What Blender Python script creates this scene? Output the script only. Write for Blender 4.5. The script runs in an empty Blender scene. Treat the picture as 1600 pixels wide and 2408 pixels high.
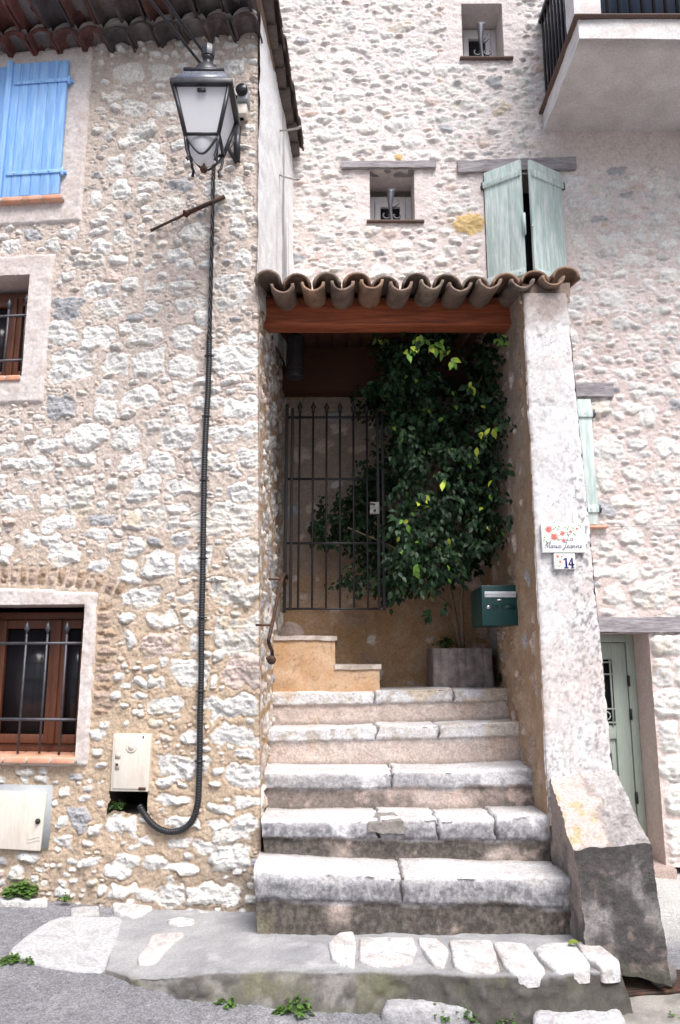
import bpy, bmesh, math, random
import numpy as np
from math import radians, sin, cos, pi, atan2, hypot
C = bpy.context.scene.collection
random.seed(7)

# ------------------------------------------------------------------ camera, sky, sun, exposure
SC = bpy.context.scene
EYE = 1.33; PITCH = radians(11.0); F = 1800.0; CX = 800.0; CY = 1204.0
cam_data = bpy.data.cameras.new('camera'); cam = bpy.data.objects.new('camera', cam_data); C.objects.link(cam)
cam.location = (0, 0, EYE); cam.rotation_euler = (pi/2 + PITCH, 0, 0)
cam_data.sensor_fit = 'VERTICAL'; cam_data.sensor_height = 36.0; cam_data.sensor_width = 24.0
cam_data.lens = 36.0*F/2408.0; cam_data.clip_start = 0.05; cam_data.clip_end = 500
SC.camera = cam
SUN_EL, SUN_AZ = radians(56), radians(24)        # azimuth measured from behind the viewer, to the left
W = bpy.data.worlds.new("World"); SC.world = W; W.use_nodes = True
nt = W.node_tree; nt.nodes.clear()
sky = nt.nodes.new('ShaderNodeTexSky'); sky.sky_type = 'NISHITA'; sky.sun_disc = False
sky.sun_elevation = SUN_EL; sky.air_density = 1.0; sky.dust_density = 4.0; sky.ozone_density = 0.8
sky.sun_rotation = pi - SUN_AZ
bg = nt.nodes.new('ShaderNodeBackground'); bg.inputs['Strength'].default_value = 0.08
wo = nt.nodes.new('ShaderNodeOutputWorld')
nt.links.new(sky.outputs[0], bg.inputs[0]); nt.links.new(bg.outputs[0], wo.inputs[0])
sd = bpy.data.lights.new('sun', 'SUN'); sd.energy = 2.0; sd.angle = radians(32); sd.color = (0.985, 0.98, 1.0)
sun = bpy.data.objects.new('sun', sd); C.objects.link(sun)
# light comes from behind-left-above: direction of travel
import mathutils
_d = mathutils.Vector((sin(-SUN_AZ)*cos(SUN_EL), cos(SUN_AZ)*cos(SUN_EL), -sin(SUN_EL)))
sun.rotation_euler = _d.to_track_quat('-Z', 'Y').to_euler()
SC.view_settings.view_transform = 'Standard'; SC.view_settings.look = 'None'
SC.view_settings.exposure = 1.16; SC.view_settings.gamma = 1.0

# ------------------------------------------------------------------ measuring helpers (ray through a photo point meets a plane)
def ray(px, py):
    a = (px-CX)/F; b = -(py-CY)/F
    return np.array([a, cos(PITCH)-b*sin(PITCH), sin(PITCH)+b*cos(PITCH)])
def PD(px, py, D):
    r = ray(px, py); k = D/r[1]; return np.array([r[0]*k, D, EYE+r[2]*k])
def PZ(px, py, z):
    r = ray(px, py); k = (z-EYE)/r[2]; return np.array([r[0]*k, r[1]*k, z])
def street_z(x, y):
    return -0.055*x - 0.09*np.maximum(0, 4.3-y)
def PS(px, py, dz=0):
    z = 0.0
    for _ in range(25):
        p = PZ(px, py, z+dz); z = float(street_z(p[0], p[1]))
    return p
class Frame:
    def __init__(s, cx, cy, th):
        s.c = np.array([cx, cy]); s.e = np.array([cos(th), -sin(th)]); s.n = np.array([-sin(th), -cos(th)])
    def pt(s, a, t, off=0.0):
        q = s.c + s.e*a + s.n*off
        return np.array([q[0], q[1], t])
    def arr(s, A, T, O):
        return np.stack([s.c[0]+s.e[0]*A+s.n[0]*O, s.c[1]+s.e[1]*A+s.n[1]*O, T+0*A], -1)
    def px(s, px, py, off=0.0):
        r = ray(px, py); o = s.c + s.n*off
        k = (o@s.n)/(r[:2]@s.n)
        p = r*k; return float((p[:2]-s.c)@s.e), float(EYE+p[2])
LF = Frame(-0.45, 4.25, radians(5.5))      # front wall of the near house
TF = Frame(0.0, 5.70, 0.0)                 # wall of the tall house behind
def PW(px, py, off=0.0):
    a, t = LF.px(px, py, off); return LF.pt(a, t, off)
def corner_x(z):                           # the near house's right-hand corner leans back as it rises
    return -0.405 - 0.024*np.asarray(z)
def corner_s(t):
    return corner_x(t)+0.45

# ------------------------------------------------------------------ noise
def _h(i, j, k, seed):
    n = (i.astype(np.int64)*374761393 + j.astype(np.int64)*668265263 + k.astype(np.int64)*1274126177 + seed*1442695041) & 0xffffffff
    n = ((n ^ (n >> 13))*1274126177) & 0xffffffff
    n = ((n ^ (n >> 16))*2246822519) & 0xffffffff
    return ((n ^ (n >> 15)) & 0xffffff)/float(0xffffff)
def vn(x, y, z, seed=0):
    x, y, z = np.broadcast_arrays(np.asarray(x, float), np.asarray(y, float), np.asarray(z, float))
    i = np.floor(x); j = np.floor(y); k = np.floor(z)
    u = x-i; v = y-j; w = z-k
    u = u*u*(3-2*u); v = v*v*(3-2*v); w = w*w*(3-2*w)
    r = 0
    for a in (0, 1):
        for b in (0, 1):
            for c in (0, 1):
                r = r + _h(i+a, j+b, k+c, seed)*(u if a else 1-u)*(v if b else 1-v)*(w if c else 1-w)
    return r*2-1
def fbm(x, y, z=0.0, octv=4, seed=0, gain=.5):
    r = 0; a = 1.0; s = 0
    for o in range(octv):
        r = r + a*vn(np.asarray(x)*2**o, np.asarray(y)*2**o, np.asarray(z)*2**o, seed+o*17); s += a; a *= gain
    return r/s
def sst(a, b, x):
    t = np.clip((x-a)/(b-a), 0, 1); return t*t*(3-2*t)
def mix(a, b, m):
    m = np.asarray(m)[..., None]; return np.asarray(a)*(1-m)+np.asarray(b)*m

# ------------------------------------------------------------------ materials
def new_mat(name):
    m = bpy.data.materials.new(name); m.use_nodes = True
    t = m.node_tree; b = t.nodes['Principled BSDF']; return m, t, b
def _noise(t, scale, detail=5, rough=.6, stretch=None):
    tc = t.nodes.new('ShaderNodeTexCoord'); n = t.nodes.new('ShaderNodeTexNoise')
    n.inputs['Scale'].default_value = scale; n.inputs['Detail'].default_value = detail; n.inputs['Roughness'].default_value = rough
    if stretch:
        mp = t.nodes.new('ShaderNodeMapping'); mp.inputs['Scale'].default_value = stretch
        t.links.new(tc.outputs['Object'], mp.inputs[0]); t.links.new(mp.outputs[0], n.inputs[0])
    else: t.links.new(tc.outputs['Object'], n.inputs[0])
    return n
def _range(t, src, lo, hi, a=.3, b=.7):
    r = t.nodes.new('ShaderNodeMapRange'); r.inputs[1].default_value = a; r.inputs[2].default_value = b
    r.inputs[3].default_value = lo; r.inputs[4].default_value = hi; t.links.new(src, r.inputs[0]); return r.outputs[0]
def _scale_col(t, col_out, fac_out):
    v = t.nodes.new('ShaderNodeVectorMath'); v.operation = 'SCALE'
    t.links.new(col_out, v.inputs[0]); t.links.new(fac_out, v.inputs['Scale']); return v.outputs[0]
def _bump(t, b, src, strength, dist):
    bp = t.nodes.new('ShaderNodeBump'); bp.inputs['Strength'].default_value = strength; bp.inputs['Distance'].default_value = dist
    t.links.new(src, bp.inputs['Height']); t.links.new(bp.outputs[0], b.inputs['Normal'])
def mat_tint(name, rough=.9, scale=70, amt=.22, bump=.5, dist=.004, spec=.25):
    m, t, b = new_mat(name)
    a = t.nodes.new('ShaderNodeAttribute'); a.attribute_name = 'tint'
    n = _noise(t, scale, 6, .7)
    c = _scale_col(t, a.outputs['Color'], _range(t, n.outputs['Fac'], 1-amt, 1+amt))
    t.links.new(c, b.inputs['Base Color'])
    b.inputs['Roughness'].default_value = rough; b.inputs['Specular IOR Level'].default_value = spec
    if bump: _bump(t, b, n.outputs['Fac'], bump, dist)
    return m
def mat(name, col, rough=.6, metal=0.0, scale=25, amt=.12, bump=.15, dist=.002, col2=None, stretch=None, spec=.4, thr=(.42, .62)):
    m, t, b = new_mat(name)
    n = _noise(t, scale, 5, .65, stretch)
    rgb = t.nodes.new('ShaderNodeRGB'); rgb.outputs[0].default_value = (*col, 1)
    src = rgb.outputs[0]
    if col2:
        mx = t.nodes.new('ShaderNodeMix'); mx.data_type = 'RGBA'
        mx.inputs['A'].default_value = (*col, 1); mx.inputs['B'].default_value = (*col2, 1)
        n2 = _noise(t, scale*.45, 4, .6, stretch)
        t.links.new(_range(t, n2.outputs['Fac'], 0, 1, *thr), mx.inputs['Factor']); src = mx.outputs['Result']
    t.links.new(_scale_col(t, src, _range(t, n.outputs['Fac'], 1-amt, 1+amt)), b.inputs['Base Color'])
    t.links.new(_range(t, n.outputs['Fac'], max(0, rough-.1), min(1, rough+.1)), b.inputs['Roughness'])
    b.inputs['Metallic'].default_value = metal; b.inputs['Specular IOR Level'].default_value = spec
    if bump: _bump(t, b, n.outputs['Fac'], bump, dist)
    return m
M = {}
M['rubble'] = mat_tint('rubble', .92, 85, .30, .9, .007)
M['rubble_far'] = mat_tint('rubble_far', .92, 60, .22, .9, .008)
M['plaster'] = mat_tint('plaster', .95, 70, .2, .5, .004)
M['limestone'] = mat_tint('limestone', .8, 70, .34, .9, .007, .3)
M['concrete'] = mat_tint('concrete', .9, 95, .2, .5, .004)
M['asphalt'] = mat_tint('asphalt', .92, 110, .65, .9, .007)
M['tile'] = mat_tint('tile', .9, 45, .25, .5, .004)
M['wood_red'] = mat('wood_red', (.38, .105, .045), .55, scale=9, amt=.35, bump=.25, stretch=(.6, 8, 8), col2=(.25, .066, .03))
M['wood_grey'] = mat('wood_grey', (.33, .31, .32), .85, scale=10, amt=.35, bump=.6, dist=.004, stretch=(1.2, 9, 9), col2=(.22, .2, .21))
M['wood_brown'] = mat('wood_brown', (.115, .042, .022), .5, scale=10, amt=.25, bump=.2, stretch=(8, 8, .7))
M['wood_dark'] = mat('wood_dark', (.075, .028, .014), .7, scale=8, amt=.3, bump=.3, stretch=(.6, 8, 8))
M['blue_paint'] = mat('blue_paint', (.22, .43, .79), .5, scale=14, amt=.16, bump=.25, stretch=(8, 8, .6), col2=(.31, .52, .82))
M['blue_dark'] = mat('blue_dark', (.13, .30, .72), .45, scale=30, amt=.15, bump=.1)
M['green_paint'] = mat('green_paint', (.42, .53, .49), .65, scale=11, amt=.16, bump=.3, stretch=(7, 7, .8), col2=(.60, .66, .64))
M['green_door'] = mat('green_door', (.37, .43, .375), .55, scale=12, amt=.1, bump=.12, stretch=(6, 6, .8))
M['iron'] = mat('iron', (.028, .026, .028), .5, .3, scale=60, amt=.3, bump=.3)
M['iron_grey'] = mat('iron_grey', (.09, .088, .10), .5, .6, scale=50, amt=.25, bump=.3)
M['iron_rust'] = mat('iron_rust', (.05, .032, .026), .7, .2, scale=50, amt=.4, bump=.5, col2=(.10, .045, .025))
M['iron_pale'] = mat('iron_pale', (.4, .38, .36), .6, .3, scale=50, amt=.3, bump=.4)
M['lamp_paint'] = mat('lamp_paint', (.035, .036, .042), .38, .1, scale=40, amt=.2, bump=.1)
M['lamp_cap'] = mat('lamp_cap', (.20, .21, .25), .3, .2, scale=18, amt=.15, bump=.05)
M['plastic_black'] = mat('plastic_black', (.018, .019, .022), .45, scale=50, amt=.2, bump=.05)
M['plastic_cream'] = mat('plastic_cream', (.68, .62, .54), .5, scale=16, amt=.07, bump=.08, col2=(.56, .49, .40), thr=(.5, .8), stretch=(3, 3, .8))
M['plastic_shade'] = mat('plastic_shade', (.50, .44, .38), .5, scale=20, amt=.05, bump=0)
M['plastic_grey'] = mat('plastic_grey', (.35, .37, .38), .5, scale=30, amt=.1, bump=.1)
M['white_paint'] = mat('white_paint', (.70, .69, .69), .5, scale=20, amt=.06, bump=.1)
M['mailbox'] = mat('mailbox', (.006, .046, .045), .35, scale=60, amt=.12, bump=.08, spec=.5)
M['mailbox_dark'] = mat('mailbox_dark', (.004, .025, .024), .4, scale=60, amt=.1, bump=0)
M['steel'] = mat('steel', (.62, .62, .64), .3, .9, scale=60, amt=.1, bump=.05)
M['slot'] = mat('slot', (.62, .64, .68), .35, .2, scale=60, amt=.1, bump=.05)
M['enamel'] = mat('enamel', (.80, .81, .76), .15, scale=14, amt=.04, bump=.02, spec=.6)
M['ink_blue'] = mat('ink_blue', (.012, .014, .16), .3, scale=40, amt=.1, bump=0)
M['rose'] = mat('rose', (.66, .22, .19), .3, scale=120, amt=.3, bump=0, col2=(.74, .42, .36))
M['rose_dark'] = mat('rose_dark', (.55, .11, .10), .3, scale=120, amt=.2, bump=0)
M['stem'] = mat('stem', (.16, .10, .07), .4, scale=60, amt=.2, bump=0)
M['enamel_leaf'] = mat('enamel_leaf', (.17, .32, .14), .3, scale=90, amt=.3, bump=0)
M['terracotta'] = mat('terracotta', (.60, .29, .18), .7, scale=22, amt=.14, bump=.25, col2=(.66, .38, .27))
M['grout'] = mat('grout', (.40, .38, .36), .9, scale=40, amt=.1, bump=.2)
M['cavity'] = mat('cavity', (.03, .028, .026), .95, scale=30, amt=.3, bump=.3)
M['curtain'] = mat('curtain', (.10, .095, .09), .9, scale=60, amt=.3, bump=.2, stretch=(6, 6, .6))
M['brick_edge'] = mat('brick_edge', (.13, .085, .07), .9, scale=60, amt=.2, bump=.4)
M['bark'] = mat('bark', (.15, .105, .07), .9, scale=40, amt=.3, bump=.5, stretch=(5, 5, 1))
M['planter'] = mat('planter', (.17, .145, .14), .92, scale=26, amt=.3, bump=.6, dist=.005, col2=(.26, .22, .21))
M['soil'] = mat('soil', (.05, .038, .028), .95, scale=60, amt=.4, bump=.8)
def mat_glass(name, col, rough):
    m, t, b = new_mat(name)
    b.inputs['Base Color'].default_value = (*col, 1); b.inputs['Roughness'].default_value = rough
    b.inputs['Specular IOR Level'].default_value = .22
    n = _noise(t, 5, 2); _bump(t, b, n.outputs['Fac'], .05, .003)
    return m
M['glass_dark'] = mat_glass('glass_dark', (.02, .02, .024), .16)
M['glass_blue'] = mat_glass('glass_blue', (.10, .13, .19), .12)
def mat_opal():
    m, t, b = new_mat('opal_glass')
    b.inputs['Base Color'].default_value = (.93, .93, .95, 1); b.inputs['Roughness'].default_value = .45
    b.inputs['Subsurface Weight'].default_value = .0
    b.inputs['Transmission Weight'].default_value = .0
    tr = t.nodes.new('ShaderNodeBsdfTranslucent'); tr.inputs[0].default_value = (.97, .97, 1.0, 1)
    mx = t.nodes.new('ShaderNodeMixShader'); mx.inputs[0].default_value = .5
    out = t.nodes['Material Output']
    t.links.new(b.outputs[0], mx.inputs[1]); t.links.new(tr.outputs[0], mx.inputs[2]); t.links.new(mx.outputs[0], out.inputs[0])
    return m
M['opal'] = mat_opal()
def mat_leaf(name, rough=.35, trans=.2):
    m, t, b = new_mat(name)
    a = t.nodes.new('ShaderNodeAttribute'); a.attribute_name = 'tint'
    t.links.new(a.outputs['Color'], b.inputs['Base Color']); b.inputs['Roughness'].default_value = rough
    b.inputs['Specular IOR Level'].default_value = .28
    tr = t.nodes.new('ShaderNodeBsdfTranslucent'); t.links.new(a.outputs['Color'], tr.inputs[0])
    mx = t.nodes.new('ShaderNodeMixShader'); mx.inputs[0].default_value = trans
    t.links.new(b.outputs[0], mx.inputs[1]); t.links.new(tr.outputs[0], mx.inputs[2])
    t.links.new(mx.outputs[0], t.nodes['Material Output'].inputs[0])
    return m
M['ficus_leaf'] = mat_leaf('ficus_leaf', .5, .08)
M['weed_leaf'] = mat_leaf('weed_leaf', .6, .25)

# ------------------------------------------------------------------ mesh builder
class MB:
    def __init__(s): s.v = []; s.f = []; s.t = []; s.n = 0
    def add(s, V, Fc, tint=None):
        V = np.asarray(V, float).reshape(-1, 3); s.v.append(V)
        for f in Fc: s.f.append([i+s.n for i in f])
        if tint is None: tint = (.5, .5, .5)
        T = np.asarray(tint, float)
        if T.ndim == 1: T = np.tile(T, (len(V), 1))
        s.t.append(T.reshape(-1, 3)); s.n += len(V)
    def hexa(s, b, t, tint=None):       # b, t: four corners each, same order (counter-clockwise from above)
        V = list(b)+list(t)
        s.add(V, [[3, 2, 1, 0], [4, 5, 6, 7], [0, 1, 5, 4], [1, 2, 6, 5], [2, 3, 7, 6], [3, 0, 4, 7]], tint)
    def box(s, p0, p1, tint=None):
        x0, y0, z0 = np.minimum(p0, p1); x1, y1, z1 = np.maximum(p0, p1)
        s.hexa([(x0, y0, z0), (x1, y0, z0), (x1, y1, z0), (x0, y1, z0)], [(x0, y0, z1), (x1, y0, z1), (x1, y1, z1), (x0, y1, z1)], tint)
    def fbox(s, fr, a0, a1, t0, t1, o0, o1, tint=None):      # box in a wall's own frame (along, up, out)
        q = lambda a, t, o: fr.pt(a, t, o)
        s.hexa([q(a0, t0, o1), q(a1, t0, o1), q(a1, t0, o0), q(a0, t0, o0)], [q(a0, t1, o1), q(a1, t1, o1), q(a1, t1, o0), q(a0, t1, o0)], tint)
    def tube(s, pts, r, n=8, tint=None, cap=True, flat=1.0):
        P = np.asarray(pts, float); R = np.full(len(P), r) if np.isscalar(r) else np.asarray(r, float)
        T = np.gradient(P, axis=0); T /= np.linalg.norm(T, axis=1)[:, None]+1e-12
        up = np.array([0, 0, 1.0]); 
        if abs(T[0]@up) > .9: up = np.array([0, 1.0, 0])
        a = np.cross(T[0], up); a /= np.linalg.norm(a); V = []
        for i in range(len(P)):
            a = a - T[i]*(a@T[i]); a /= np.linalg.norm(a); b = np.cross(T[i], a)
            for k in range(n):
                an = 2*pi*k/n; V.append(P[i]+R[i]*(a*cos(an)+b*sin(an)*flat))
        Fc = [[i*n+k, i*n+(k+1) % n, (i+1)*n+(k+1) % n, (i+1)*n+k] for i in range(len(P)-1) for k in range(n)]
        if cap: Fc += [list(range(n))[::-1], [(len(P)-1)*n+k for k in range(n)]]
        s.add(V, Fc, tint)
    def lathe(s, c, prof, n=20, ax=None, tint=None):     # prof: (radius, height) list
        c = np.asarray(c, float); V = []; az = np.array([0, 0, 1.0]) if ax is None else np.asarray(ax, float)/np.linalg.norm(ax)
        a = np.cross(az, [0, 1, 0.01]); a /= np.linalg.norm(a); b = np.cross(az, a)
        for r, h in prof:
            for k in range(n):
                an = 2*pi*k/n; V.append(c+az*h+max(r, 1e-5)*(a*cos(an)+b*sin(an)))
        m = len(prof)
        Fc = [[i*n+k, i*n+(k+1) % n, (i+1)*n+(k+1) % n, (i+1)*n+k] for i in range(m-1) for k in range(n)]
        Fc += [list(range(n))[::-1], [(m-1)*n+k for k in range(n)]]
        s.add(V, Fc, tint)
    def grid(s, G, T=None, keep=None):    # G: (ny, nx, 3)
        ny, nx = G.shape[:2]
        idx = np.arange(ny*nx).reshape(ny, nx)
        q = np.stack([idx[:-1, :-1], idx[:-1, 1:], idx[1:, 1:], idx[1:, :-1]], -1).reshape(-1, 4)
        if keep is not None: q = q[keep.reshape(-1)]
        s.v.append(G.reshape(-1, 3)); s.f.append(q+s.n)
        if T is None: T = np.full((ny*nx, 3), .5)
        s.t.append(np.asarray(T, float).reshape(-1, 3)); s.n += ny*nx
    def patch(s, c00, c10, c11, c01, res=.02, tf=None, amp=0, freq=12, seed=3):
        c = [np.asarray(k, float) for k in (c00, c10, c11, c01)]
        w = max(np.linalg.norm(c[1]-c[0]), np.linalg.norm(c[2]-c[3])); h = max(np.linalg.norm(c[3]-c[0]), np.linalg.norm(c[2]-c[1]))
        nx = max(2, int(w/res)+1); ny = max(2, int(h/res)+1)
        U, V = np.meshgrid(np.linspace(0, 1, nx), np.linspace(0, 1, ny))
        u = U[..., None]; v = V[..., None]
        G = c[0]*(1-u)*(1-v)+c[1]*u*(1-v)+c[2]*u*v+c[3]*(1-u)*v
        T = tf(U, V, G) if tf is not None else None
        if amp: G = G + rough(G, amp, freq, seed)
        s.grid(G, T)
    def build(s, name, material, parent=None, smooth=True):
        V = np.concatenate(s.v); T = np.concatenate(s.t)
        base = np.zeros(3)
        p = parent
        while p is not None:
            base = base+np.array(p.location); p = p.parent
        V = V-base
        arrs = []; sizes = []
        for f in s.f:
            if isinstance(f, np.ndarray): arrs.append(f.reshape(-1)); sizes.append(np.full(len(f), 4))
            else: arrs.append(np.array(f)); sizes.append(np.array([len(f)]))
        L = np.concatenate(arrs).astype(np.int32); S = np.concatenate(sizes).astype(np.int32)
        me = bpy.data.meshes.new(name)
        me.vertices.add(len(V)); me.vertices.foreach_set('co', V.astype(np.float32).ravel())
        me.loops.add(len(L)); me.loops.foreach_set('vertex_index', L)
        me.polygons.add(len(S)); me.polygons.foreach_set('loop_start', np.concatenate([[0], np.cumsum(S)[:-1]]).astype(np.int32))
        me.update(calc_edges=True)
        at = me.attributes.new('tint', 'FLOAT_COLOR', 'POINT')
        at.data.foreach_set('color', np.concatenate([T, np.ones((len(T), 1))], 1).astype(np.float32).ravel())
        if smooth:
            me.polygons.foreach_set('use_smooth', np.ones(len(S), bool))
            if smooth == 'angle': me.set_sharp_from_angle(angle=radians(35))
        me.validate(); me.update()
        me.materials.append(M[material] if isinstance(material, str) else material)
        o = bpy.data.objects.new(name, me); C.objects.link(o)
        if parent is not None: o.parent = parent
        return o
def rough(G, amp, freq, seed=3):
    x, y, z = G[..., 0]*freq, G[..., 1]*freq, G[..., 2]*freq
    if amp > .0155: return amp*np.stack([fbm(x, y, z, 5, seed+k*50, .62) for k in (0, 1, 2)], -1)
    return amp*np.stack([fbm(x, y, z, 3, seed+k*50) for k in (0, 1, 2)], -1)
def bevel(o, w, seg=2):
    m = o.modifiers.new('bevel', 'BEVEL'); m.width = w; m.segments = seg; m.limit_method = 'ANGLE'; m.angle_limit = radians(40); return o
def thing(name, label, cat, loc, group=None):
    o = bpy.data.objects.new(name, None); C.objects.link(o); o.location = tuple(float(q) for q in loc); o.empty_display_size = .1
    o['label'] = label; o['category'] = cat
    if group: o['group'] = group
    return o
def solo(o, label, cat, group=None, loc=None):
    o['label'] = label; o['category'] = cat
    if group: o['group'] = group
    if loc is not None:
        loc = mathutils.Vector([float(q) for q in loc]); o.data.transform(mathutils.Matrix.Translation(-loc)); o.location = loc
    return o

# ------------------------------------------------------------------ rubble masonry: a relief of separate stones in mortar
KIND = {'w': (.725, .705, .67), 'o': (.69, .65, .59), 'oo': (.58, .42, .20), 'g': (.42, .42, .43), 'p': (.64, .52, .46), 'b': (.40, .285, .20), 'br': (.46, .35, .28)}
class Rubble:
    def __init__(s, a0, a1, t0, t1, res, seed, mortar):
        s.a0, s.t0, s.res = a0, t0, res
        s.nx = int((a1-a0)/res)+2; s.ny = int((t1-t0)/res)+2
        s.A, s.T = np.meshgrid(a0+np.arange(s.nx)*res, t0+np.arange(s.ny)*res)
        s.rng = np.random.default_rng(seed); s.seed = seed
        s.occ = np.zeros((s.ny, s.nx), bool); s.block = np.zeros((s.ny, s.nx), bool)
        A, T = s.A, s.T
        s.n_big = fbm(A*9, T*9, 0, 4, seed); s.n_med = fbm(A*28, T*28, 0, 3, seed+5); s.n_fin = fbm(A*70, T*70, 0, 3, seed+9)
        s.wx = fbm(A*16, T*16, 3, 3, seed+21); s.wy = fbm(A*16, T*16, 7, 3, seed+33)
        s.ridge = 1-np.abs(fbm(A*20, T*26, 1, 4, seed+41))*2.2
        s.strata = 0
        lay = T*46+1.6*fbm(A*7, T*7, 2, 3, seed+61)+.5*s.wx; ly = np.floor(lay); fr = lay-ly; hsh = _h(ly, np.floor(A*5+ly*.37+s.wy*.6), ly*0, seed+63)
        s.strata = (hsh-.5)*.012+.004*(fr-.5)
        lay2 = A*30+T*18+1.8*fbm(A*9, T*9, 4, 3, seed+67); s.strata2 = (_h(np.floor(lay2), np.floor(T*14+s.wx), lay2*0, seed+69)-.5)*.008
        s.crack = 1-sst(0, .05, np.abs(fbm(A*11, T*11, 5, 4, seed+55)))
        s.strk = .8; s.grv = .009; s.gap = -.05; s.H = .007*s.n_big+.0045*s.n_med+.0045*s.n_fin
        s.tint = np.asarray(mortar(A, T, s))
        s.tint = s.tint*(1+.10*s.n_big+.10*s.n_med+.14*s.n_fin)[..., None]
    def stone(s, ca, ct, ha, hb, rot=0, kind='w', relief=None, edge=None, warp=1.0, sq=None):
        r = s.rng; m = 1.5*max(ha, hb)+.03
        i0 = max(0, int((ca-m-s.a0)/s.res)); i1 = min(s.nx, int((ca+m-s.a0)/s.res)+1)
        j0 = max(0, int((ct-m-s.t0)/s.res)); j1 = min(s.ny, int((ct+m-s.t0)/s.res)+1)
        if i1-i0 < 2 or j1-j0 < 2: return
        sl = (slice(j0, j1), slice(i0, i1))
        sz = min(ha, hb)
        wamp = warp*min(.026, .6*sz)
        x = s.A[sl]-ca+s.wx[sl]*wamp*1.6; y = s.T[sl]-ct+s.wy[sl]*wamp*1.6
        c, q = cos(rot), sin(rot); x, y = (c*x+q*y), (-q*x+c*y)
        k = int(r.integers(4, 8)); p = sq or r.uniform(3.0, 6.0)
        an = (np.arange(k)+r.uniform(-.3, .3, k))*2*pi/k+r.uniform(0, 6)
        d = np.full(x.shape, -9.0)
        for th in an:                    # the outline is cut by k straight chisel faces
            nx_, ny_ = cos(th), sin(th)
            sup = 1/(abs(nx_)**p+abs(ny_)**p)**(1/p)*r.uniform(.86, 1.04)
            # support distance of the box-like ellipse in that direction
            dd = (x/ha*nx_+y/hb*ny_-sup)*sz
            d = np.maximum(d, dd)
        bx = np.maximum(np.abs(x)-ha, np.abs(y)-hb); d = np.maximum(d, bx)
        d = d + (.0045*s.n_med[sl]+.005*s.n_fin[sl])*warp
        mk = sst(.0025, -.0025, d)
        rel = relief if relief is not None else r.uniform(.004, .014)
        ew = edge if edge is not None else min(.017, .4*sz)
        e = np.clip(-d/ew, 0, 1); e = 1-(1-e)**2.2
        g = r.normal(0, .10, 2); fac = np.full(x.shape, 9.0)
        for _ in range(4):
            gg = r.normal(0, .36, 2); fac = np.minimum(fac, r.uniform(.001, .011)+gg[0]*x*.8+gg[1]*y*.8)
        h = rel*e+e*(.55*np.clip(fac, -.018, .018)+.006*(s.ridge[sl]-.5)+s.strata[sl]*s.strk+s.strata2[sl]+.003*s.n_fin[sl]+g[0]*x*.5+g[1]*y*.5)+.25*s.H[sl]
        H = s.H[sl]; up = mk > 0
        gv = sst(.011, .003, d)*(1-mk)*sst(-.35, .15, s.n_big[sl]+.5*s.n_med[sl]+s.gap)*s.grv; H = H-gv*(s.occ[sl] == 0)
        s.H[sl] = H
        s.H[sl] = np.where(up, H*(1-mk)+h*mk, H)
        base = np.array(KIND[kind])*r.uniform(.88, 1.06)
        col = base*(1+.10*s.n_med[sl]+.16*s.n_fin[sl]+9*s.strata[sl])[..., None]; col = mix(col, col*.45, sst(.45, .75, s.n_fin[sl])*.8)
        if kind in ('w', 'o', 'p'):
            oc = sst(.12, .55, s.wy[sl]+r.uniform(-.4, .15)+.3*s.n_med[sl])*(.75 if kind == 'w' else 1)
            col = mix(col, np.array((.57, .46, .33)), oc*(.5 if kind == 'w' else .75))
            gr = sst(.15, .65, s.wx[sl]+r.uniform(-.5, .1)+.4*s.n_fin[sl])
            col = mix(col, np.array((.44, .435, .44)), gr*.7)
        col = mix(col, col*.5, s.crack[sl]*.7*(e > .3)*(r.random() < .7))
        s.tint[sl] = mix(s.tint[sl], col, mk)
        s.occ[sl] |= d < .006
    def free(s, ca, ct, ha, hb, lim):
        i0 = int((ca-ha-s.a0)/s.res); i1 = int((ca+ha-s.a0)/s.res)+1; j0 = int((ct-hb-s.t0)/s.res); j1 = int((ct+hb-s.t0)/s.res)+1
        if i0 < 0 or j0 < 0 or i1 > s.nx or j1 > s.ny: 
            i0, j0 = max(i0, 0), max(j0, 0); i1, j1 = min(i1, s.nx), min(j1, s.ny)
            if i1-i0 < 2 or j1-j0 < 2: return False
        o = s.occ[j0:j1, i0:i1] | s.block[j0:j1, i0:i1]
        return o.mean() < lim
    def fill(s, n, amin, amax, asp=(.45, .8), lim=.06, kinds=None, tilt=.15, relief=(.006, .02), edge=None, warp=1.0, where=None):
        r = s.rng; kinds = kinds or ['w']*14+['o', 'o', 'g', 'p']
        a1 = s.a0+s.nx*s.res; t1 = s.t0+s.ny*s.res
        for _ in range(n):
            ha = amin+(amax-amin)*r.random()**1.6; hb = ha*r.uniform(*asp)
            ca = r.uniform(s.a0, a1); ct = r.uniform(s.t0, t1)
            if where is not None and not where(ca, ct): continue
            if s.free(ca, ct, ha*.92, hb*.92, lim):
                s.stone(ca, ct, ha, hb, r.normal(0, tilt), kinds[int(r.integers(len(kinds)))], r.uniform(*relief), edge, warp)
    def smooth_zone(s, a0, a1, t0, t1):
        s.block |= (s.A > a0) & (s.A < a1) & (s.T > t0) & (s.T < t1)
    def sample(s, A, T):
        fx = np.clip((A-s.a0)/s.res, 0, s.nx-1.001); fy = np.clip((T-s.t0)/s.res, 0, s.ny-1.001)
        i = fx.astype(int); j = fy.astype(int); u = fx-i; v = fy-j
        def bl(Q):
            if Q.ndim == 3: uu, vv = u[..., None], v[..., None]
            else: uu, vv = u, v
            return Q[j, i]*(1-uu)*(1-vv)+Q[j, i+1]*uu*(1-vv)+Q[j+1, i]*(1-uu)*vv+Q[j+1, i+1]*uu*vv
        return bl(s.H), bl(s.tint)

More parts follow.
